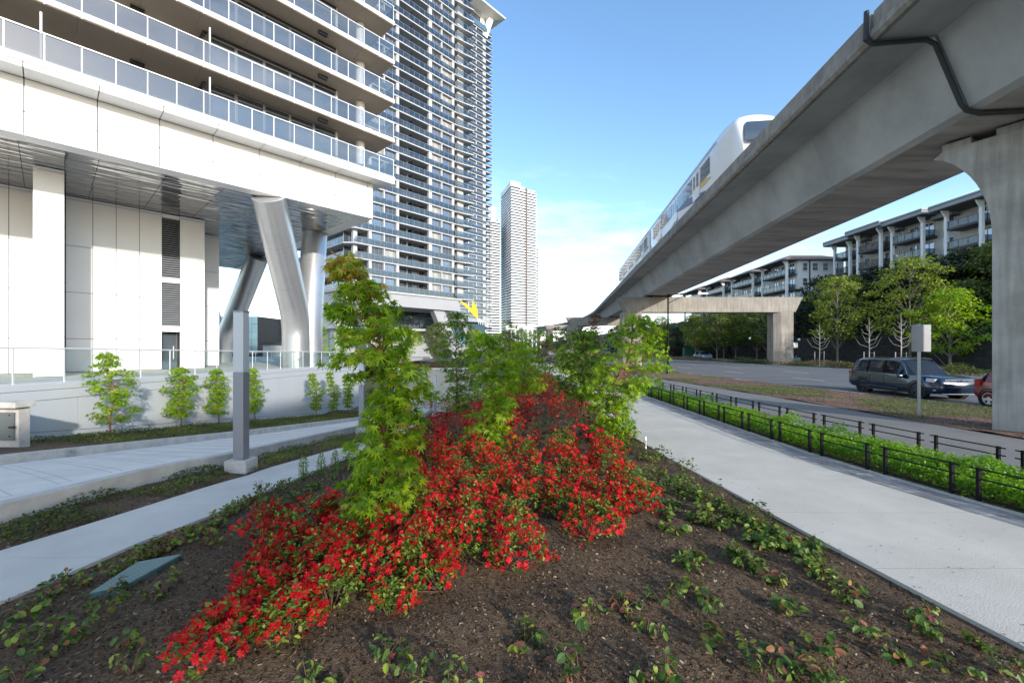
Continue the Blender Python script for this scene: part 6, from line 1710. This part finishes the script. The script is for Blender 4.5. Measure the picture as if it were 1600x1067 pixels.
# ------------------------------------------------------------------ cars
def make_car(name, label, group, cx, cy, zr, length, width, height, paint, prof, gh, wheels, wr, rim, heading=-1, suv=True):
    """built along its length u (0 rear, 1 front) and laid so that +u runs towards -y (heading -1) or +y"""
    t = thing(name, label, 'car', (cx, cy, zr), group)
    def P(u, v, z): return (cx + v, cy - heading * (-1) * 0 + (heading * (u - .5) * length), zr + z)
    # lower body: rings of half width by height
    rings = []
    for u, zb, zm, zt, wb, wm, wt in prof:
        w = width / 2
        rings.append([P(u, -wb * w, zb), P(u, -wm * w, zb + (zm - zb) * .35), P(u, -wm * w, zm), P(u, -wt * w, zt - .03), P(u, -wt * w * .9, zt), P(u, 0, zt + .025), P(u, wt * w * .9, zt), P(u, wt * w, zt - .03), P(u, wm * w, zm), P(u, wm * w, zb + (zm - zb) * .35), P(u, wb * w, zb)])
    body = obj('car_body', MB().loft(rings), paint, t, smooth=True)
    body.data.set_sharp_from_angle(angle=math.radians(50))
    # cabin
    w = width / 2
    g = []
    for u, zl, zh, wl, wh in gh:
        g.append([P(u, -wl * w, zl), P(u, -wh * w, zh - .05), P(u, -wh * w * .86, zh), P(u, wh * w * .86, zh), P(u, wh * w, zh - .05), P(u, wl * w, zl)])
    cg = obj('cabin_glass', MB().loft(g), 'car_glass', t)
    # roof skin
    top = [q for q in gh if q[2] > max(k[2] for k in gh) - .10]
    r_ = [[P(u, -wh * w * 1.0, zh - .055), P(u, -wh * w * .86, zh + .012), P(u, 0, zh + .03), P(u, wh * w * .86, zh + .012), P(u, wh * w * 1.0, zh - .055)] for u, zl, zh, wl, wh in top]
    obj('roof', MB().loft(r_, close=False, cap=False), paint, t, smooth=True)
    # pillars down both sides, windscreen posts, body-coloured strips
    def edge(u):
        us = [q[0] for q in gh]
        return [float(np.interp(u, us, [q[i] for q in gh])) for i in range(1, 5)]
    def pillar(ul, uh, wd, mat=paint):
        for sg in (-1, 1):
            a = edge(ul); b = edge(uh)
            pts = []
            for (u, z, wv) in ((ul, a[0], a[2]), (uh, b[1] - .05, b[3])):
                pts += [P(u - wd, sg * (wv * w + .012), z), P(u + wd, sg * (wv * w + .012), z)]
            m_ = MB(); m_.add([pts[0], pts[1], pts[3], pts[2]] + [(p[0] - sg * .05, p[1], p[2]) for p in (pts[0], pts[1], pts[3], pts[2])], [(0, 1, 2, 3), (7, 6, 5, 4), (0, 4, 5, 1), (1, 5, 6, 2), (2, 6, 7, 3), (3, 7, 4, 0)])
            obj('pillar', m_, mat, t)
    for ul, uh, wd, mat in wheels['pillars']: pillar(ul, uh, wd, mat)
    # chrome line over the side windows
    if suv:
        for sg in (-1, 1):
            ln = [P(u, sg * (edge(u)[3] * w + .02), edge(u)[1] - .075) for u in (.14, .2, .3, .42, .52, .60)] + [P(.655, sg * (edge(.655)[3] * w + .02), edge(.655)[1] - .08), P(.71, sg * (edge(.7)[2] * w + .005), edge(.7)[0] + .06)]
            ln = [P(.085, sg * (edge(.1)[2] * w + .015), edge(.1)[0] + .14)] + ln
            obj('chrome_trim', MB().tube(ln, .014, 5), 'chrome', t)
            obj('side_trim', MB().tube([P(.26, sg * (w + .008), .40), P(.62, sg * (w + .008), .36)], .016, 5), 'chrome', t)
            obj('roof_rail', MB().tube([P(.12, sg * .60 * w, height - .03), P(.3, sg * .64 * w, height + .035), P(.55, sg * .64 * w, height + .03), P(.62, sg * .63 * w, height - .02)], .018, 6), 'chrome', t)
    for sg in (-1, 1):
        c = P(.665, sg * (w + .10), .99)
        obj('wing_mirror', MB().lathe((c[0], c[1], c[2]), [(.03, -.12), (.10, -.08), (.11, .05), (.05, .12)], 'x', 10), paint, t, smooth=True)
        for us, ue in wheels['doors']:
            obj('door_seam', MB().tube([P(us, sg * (w * 1.0 + .001), .35), P(us, sg * (w * 1.0 + .001), .80), P(us + .004, sg * w * .965, .98)], .006, 4), 'black_paint', t)
            obj('door_handle', MB().tube([P(ue - .012, sg * (w + .012), .83), P(ue + .022, sg * (w + .012), .83)], .014, 5), 'chrome' if suv else paint, t)
        obj('sill', MB().box(cx + sg * w - .03, cx + sg * w + .006, min(P(.27, 0, 0)[1], P(.72, 0, 0)[1]), max(P(.27, 0, 0)[1], P(.72, 0, 0)[1]), zr + .22, zr + .30), 'plastic_black', t)
    # wheels
    for u in wheels['u']:
        for sg in (-1, 1):
            c = P(u, sg * (w - .12), wr)
            arch = MB().lathe((c[0], c[1], c[2] + .01), [(r, h * sg) for r, h in [(.02, -.12), (wr + .06, -.12), (wr + .06, .128), (wr + .02, .128), (wr + .02, .02), (.02, .02)]], 'x', 28)
            obj('wheel_arch', arch, 'plastic_black', t)
            whl = obj('wheel', MB().lathe(c, [(r, h * sg) for r, h in [(.12, -.12), (wr - .05, -.12), (wr, -.08), (wr, .10), (wr - .03, .13), (wr * .70, .135), (wr * .68, .07), (.05, .06)]], 'x', 28), 'tyre', t, smooth=True)
            if sg < 0: pass
            # rim with spokes on the outer face
            ox = sg * .105
            m_ = MB()
            for k in range(10):
                a = 2 * math.pi * k / 10 + (.12 if k % 2 else -.12)
                dy, dz = math.cos(a), math.sin(a); ty, tz = -dz, dy
                x0, x1 = c[0] + ox - .012, c[0] + ox + .012
                p = [(.05, -.018), (.05, .018), (wr * .66, .026), (wr * .66, -.026)]
                q = [(c[1] + dy * r + ty * s_, c[2] + dz * r + tz * s_) for r, s_ in p]
                m_.hexa([(x0, y_, z_) for y_, z_ in q] + [(x1, y_, z_) for y_, z_ in q])
            m_.lathe((c[0] + ox, c[1], c[2]), [(.01, -.02), (.07, -.02), (.07, .02), (.01, .02)], 'x', 12)
            m_.lathe((c[0] + ox, c[1], c[2]), [(wr * .64, -.02), (wr * .70, -.02), (wr * .70, .008), (wr * .64, .008), (wr * .64, -.02)], 'x', 28)
            obj('rim', m_, rim, whl)
    # lamps, grille, plates
    F_ = prof[-1]; yF = P(1.0, 0, 0)[1]
    def fr(v0, v1, z0, z1, dep, nm, mat, u=1.0, out=.02, par=t):
        y_ = P(u, 0, 0)[1]; s_ = heading
        y0, y1 = sorted((y_ - s_ * dep, y_ + s_ * out))
        return obj(nm, MB().box(cx + v0, cx + v1, y0, y1, zr + z0, zr + z1), mat, par, bevel=.008)
    if suv:
        for z in (.905, .83): fr(-.62, .62, z - .022, z + .022, .05, 'grille_bar', 'chrome', .992)
        fr(-.62, .62, .74, .95, .05, 'grille', 'plastic_black', .985)
        fr(-.72, .72, .34, .52, .05, 'lower_grille', 'plastic_black', .995)
        fr(-.80, .80, .27, .31, .05, 'bumper_trim', 'chrome', .998)
        fr(-.55, .55, .56, .60, .04, 'bumper_trim', 'suv_blue', 1.0)
        # round badge with its two stacked letters
        yb_ = P(1.0, 0, 0)[1] + heading * .03
        bd = obj('badge', MB().lathe((cx, yb_, zr + .87), [(.085, -.01), (.085, .01), (.072, .01), (.072, -.01), (.085, -.01)], 'y', 24), 'chrome', t)
        m_ = MB(); yy = yb_ + heading * .008
        for pts in ([(-.035, .062), (0, .008), (.035, .062)], [(-.058, .03), (-.03, -.055), (0, -.005), (.03, -.055), (.058, .03)]):
            m_.tube([(cx + a, yy, zr + .87 + b) for a, b in pts], .006, 4)
        obj('badge_letters', m_, 'chrome', bd)
    for sg in (-1, 1):
        hl = MB()
        y0_ = P(.985 if suv else .97, 0, 0)[1]; y1_ = P(.90, 0, 0)[1]
        z0_, z1_ = (.76, .94) if suv else (.62, .78)
        hl.hexa([(cx + sg * .62 * w, y0_, zr + z0_), (cx + sg * .90 * w, P(.955, 0, 0)[1], zr + z0_ + .02), (cx + sg * 1.003 * w, y1_, zr + z0_ + .05), (cx + sg * .70 * w, y1_, zr + z0_),
                 (cx + sg * .62 * w, y0_, zr + z1_), (cx + sg * .90 * w, P(.955, 0, 0)[1], zr + z1_), (cx + sg * 1.003 * w, y1_, zr + z1_ + .02), (cx + sg * .70 * w, y1_, zr + z1_)])
        obj('headlight', hl, 'lamp_glass', t)
        if suv: fr(sg * .86 - .13, sg * .86 + .10, .42, .48, .08, 'fog_light', 'chrome', .975)
        tl = MB(); ya, yb2 = P(.012, 0, 0)[1], P(.075, 0, 0)[1]; z0_, z1_ = (.92, 1.06) if suv else (.80, 1.05)
        tl.hexa([(cx + sg * .66 * w, P(.0, 0, 0)[1] , zr + z0_), (cx + sg * .93 * w, ya, zr + z0_), (cx + sg * 1.004 * w, yb2, zr + z0_ + .02), (cx + sg * .7 * w, yb2, zr + z0_),
                 (cx + sg * .66 * w, P(.0, 0, 0)[1], zr + z1_), (cx + sg * .93 * w, ya, zr + z1_), (cx + sg * 1.004 * w, yb2, zr + z1_), (cx + sg * .7 * w, yb2, zr + z1_)])
        obj('tail_light', tl, 'tail_red', t)
    return t
SUVP = [(0.0, .44, .66, 1.02, .78, .87, .84), (.02, .36, .64, 1.08, .87, .95, .91), (.06, .30, .64, 1.115, .92, .99, .94), (.12, .28, .64, 1.12, .95, 1.0, .96), (.25, .27, .64, 1.11, .95, 1.0, .955), (.45, .27, .64, 1.09, .95, .995, .955), (.62, .27, .64, 1.075, .95, .995, .955),
        (.70, .27, .66, 1.075, .95, 1.0, .945), (.80, .27, .68, 1.07, .95, 1.0, .92), (.90, .27, .68, 1.03, .94, .99, .88), (.955, .28, .68, .985, .91, .965, .83), (.985, .30, .66, .93, .87, .92, .78), (1.0, .36, .62, .80, .80, .86, .74)]
SUVG = [(.035, 1.0, 1.06, .92, .90), (.06, 1.0, 1.40, .93, .84), (.10, 1.0, 1.70, .94, .76), (.16, 1.0, 1.755, .95, .74), (.3, 1.0, 1.785, .95, .74), (.45, 1.0, 1.785, .95, .74), (.55, 1.0, 1.76, .95, .74), (.60, 1.0, 1.72, .95, .745), (.66, 1.0, 1.48, .945, .80), (.725, 1.0, 1.20, .935, .88), (.765, 1.0, 1.03, .92, .90)]
make_car('suv', 'dark blue sport utility car with black wheels stopped on the road', 'cars on the road', 19.42, 21.1, ZR, 5.04, 1.98, 1.78, 'suv_blue', SUVP, SUVG,
         dict(u=[.215, .807], pillars=[(.09, .115, .030, 'suv_blue'), (.25, .25, .012, 'black_paint'), (.455, .44, .012, 'black_paint'), (.735, .60, .014, 'suv_blue')], doors=[(.30, .33), (.46, .485), (.70, .9)][:2]), .385, 'rim_black')
HP = [(0.0, .40, .58, .86, .82, .90, .86), (.04, .30, .56, .98, .92, .98, .92), (.12, .24, .56, 1.0, .95, 1.0, .95), (.3, .22, .56, .98, .95, 1.0, .95), (.6, .22, .56, .95, .95, 1.0, .95), (.72, .22, .58, .94, .95, 1.0, .93), (.88, .24, .56, .84, .93, .98, .88), (1.0, .30, .5, .64, .8, .86, .8)]
HG = [(.03, .9, 1.0, .88, .84), (.08, .9, 1.28, .9, .78), (.16, .9, 1.44, .92, .74), (.3, .9, 1.49, .93, .74), (.48, .9, 1.48, .93, .74), (.56, .9, 1.42, .93, .76), (.66, .9, 1.16, .92, .84), (.74, .9, .95, .9, .88)]
HW = dict(u=[.15, .79], pillars=[(.13, .16, .035, 'car_red'), (.38, .38, .014, 'black_paint'), (.71, .54, .014, 'car_red')], doors=[(.38, .42)])
make_car('hatchback_car', 'dark red hatchback with silver wheels, mostly hidden behind the near pier', 'cars on the road', 19.5, 15.33, ZR, 4.1, 1.74, 1.49, 'car_red', HP, HG, HW, .325, 'alu', suv=False)
HW2 = dict(u=[.19, .80], pillars=[(.13, .16, .035, 'car_pale_blue'), (.38, .38, .014, 'black_paint'), (.71, .54, .014, 'car_pale_blue')], doors=[(.38, .42)])
make_car('distant_car', 'small pale blue car far away beyond the median shrubs', 'cars on the road', 35.6, 80, .0, 4.4, 1.8, 1.5, 'car_pale_blue', HP, HG, HW2, .32, 'chrome', suv=False)
HW3 = dict(u=[.19, .80], pillars=[(.13, .16, .035, 'car_silver'), (.38, .38, .014, 'black_paint'), (.71, .54, .014, 'car_silver')], doors=[(.38, .42)])
make_car('distant_car', 'dark-windowed silver car partly behind the median column', 'cars on the road', 39.2, 61.5, .0, 4.4, 1.8, 1.45, 'car_silver', HP, HG, HW3, .32, 'rim_black', suv=False)

# ------------------------------------------------------------------ walker far down the right walk
def person(x, y, label):
    t = thing('person', label, 'person', (x, y, 0))
    V = [(0, 0, .95), (0, .01, 1.15), (0, 0, 1.38), (0, -.01, 1.50), (0, -.02, 1.62), (0, -.02, 1.72),
         (-.17, 0, 1.41), (-.24, .05, 1.14), (-.22, -.05, .90), (-.22, -.08, .80), (.17, 0, 1.41), (.24, -.06, 1.15), (.22, -.20, .95), (.22, -.25, .86),
         (-.10, 0, .90), (-.10, -.14, .50), (-.10, -.12, .08), (-.10, -.26, .035), (.10, 0, .90), (.10, .08, .50), (.10, .28, .12), (.10, .18, .035)]
    E = [(0, 1), (1, 2), (2, 3), (3, 4), (4, 5), (2, 6), (6, 7), (7, 8), (8, 9), (2, 10), (10, 11), (11, 12), (12, 13), (0, 14), (14, 15), (15, 16), (16, 17), (0, 18), (18, 19), (19, 20), (20, 21)]
    R_ = [.15, .14, .16, .055, .095, .075, .06, .045, .032, .035, .06, .045, .032, .035, .09, .06, .042, .035, .09, .06, .042, .035]
    me = bpy.data.meshes.new('body'); me.from_pydata(V, E, [])
    o = bpy.data.objects.new('body', me); COL.objects.link(o); o.parent = t
    sk = o.modifiers.new('skin', 'SKIN'); sub = o.modifiers.new('sub', 'SUBSURF'); sub.levels = 1; sub.render_levels = 1
    for i, r in enumerate(R_):
        me.skin_vertices[0].data[i].radius = (r, r * (.72 if i in (0, 1, 2) else 1))
    me.skin_vertices[0].data[0].use_root = True
    me.materials.append(MATS['cloth_dark'])
    obj('coat', MB().loft([[(x + a * w_, y + b * d_, z) for a, b in [(math.cos(q * math.pi / 5), math.sin(q * math.pi / 5)) for q in range(10)]] for z, w_, d_ in ((.88, .21, .155), (1.1, .185, .145), (1.35, .215, .145), (1.46, .10, .08))]), 'cloth_light', t, smooth=True)
    obj('head', MB().lathe((x, y - .01, 1.66), [(.02, -.13), (.065, -.09), (.085, 0), (.07, .08), (.02, .115)], 'z', 14), 'skin', t, smooth=True)
    obj('hair', MB().lathe((x, y + .012, 1.68), [(.092, -.02), (.09, .04), (.07, .09), (.01, .118)], 'z', 14), 'hair', t, smooth=True)
person(5.0, 27, 'person in dark trousers walking far down the right-hand walk, seen between maple leaves')
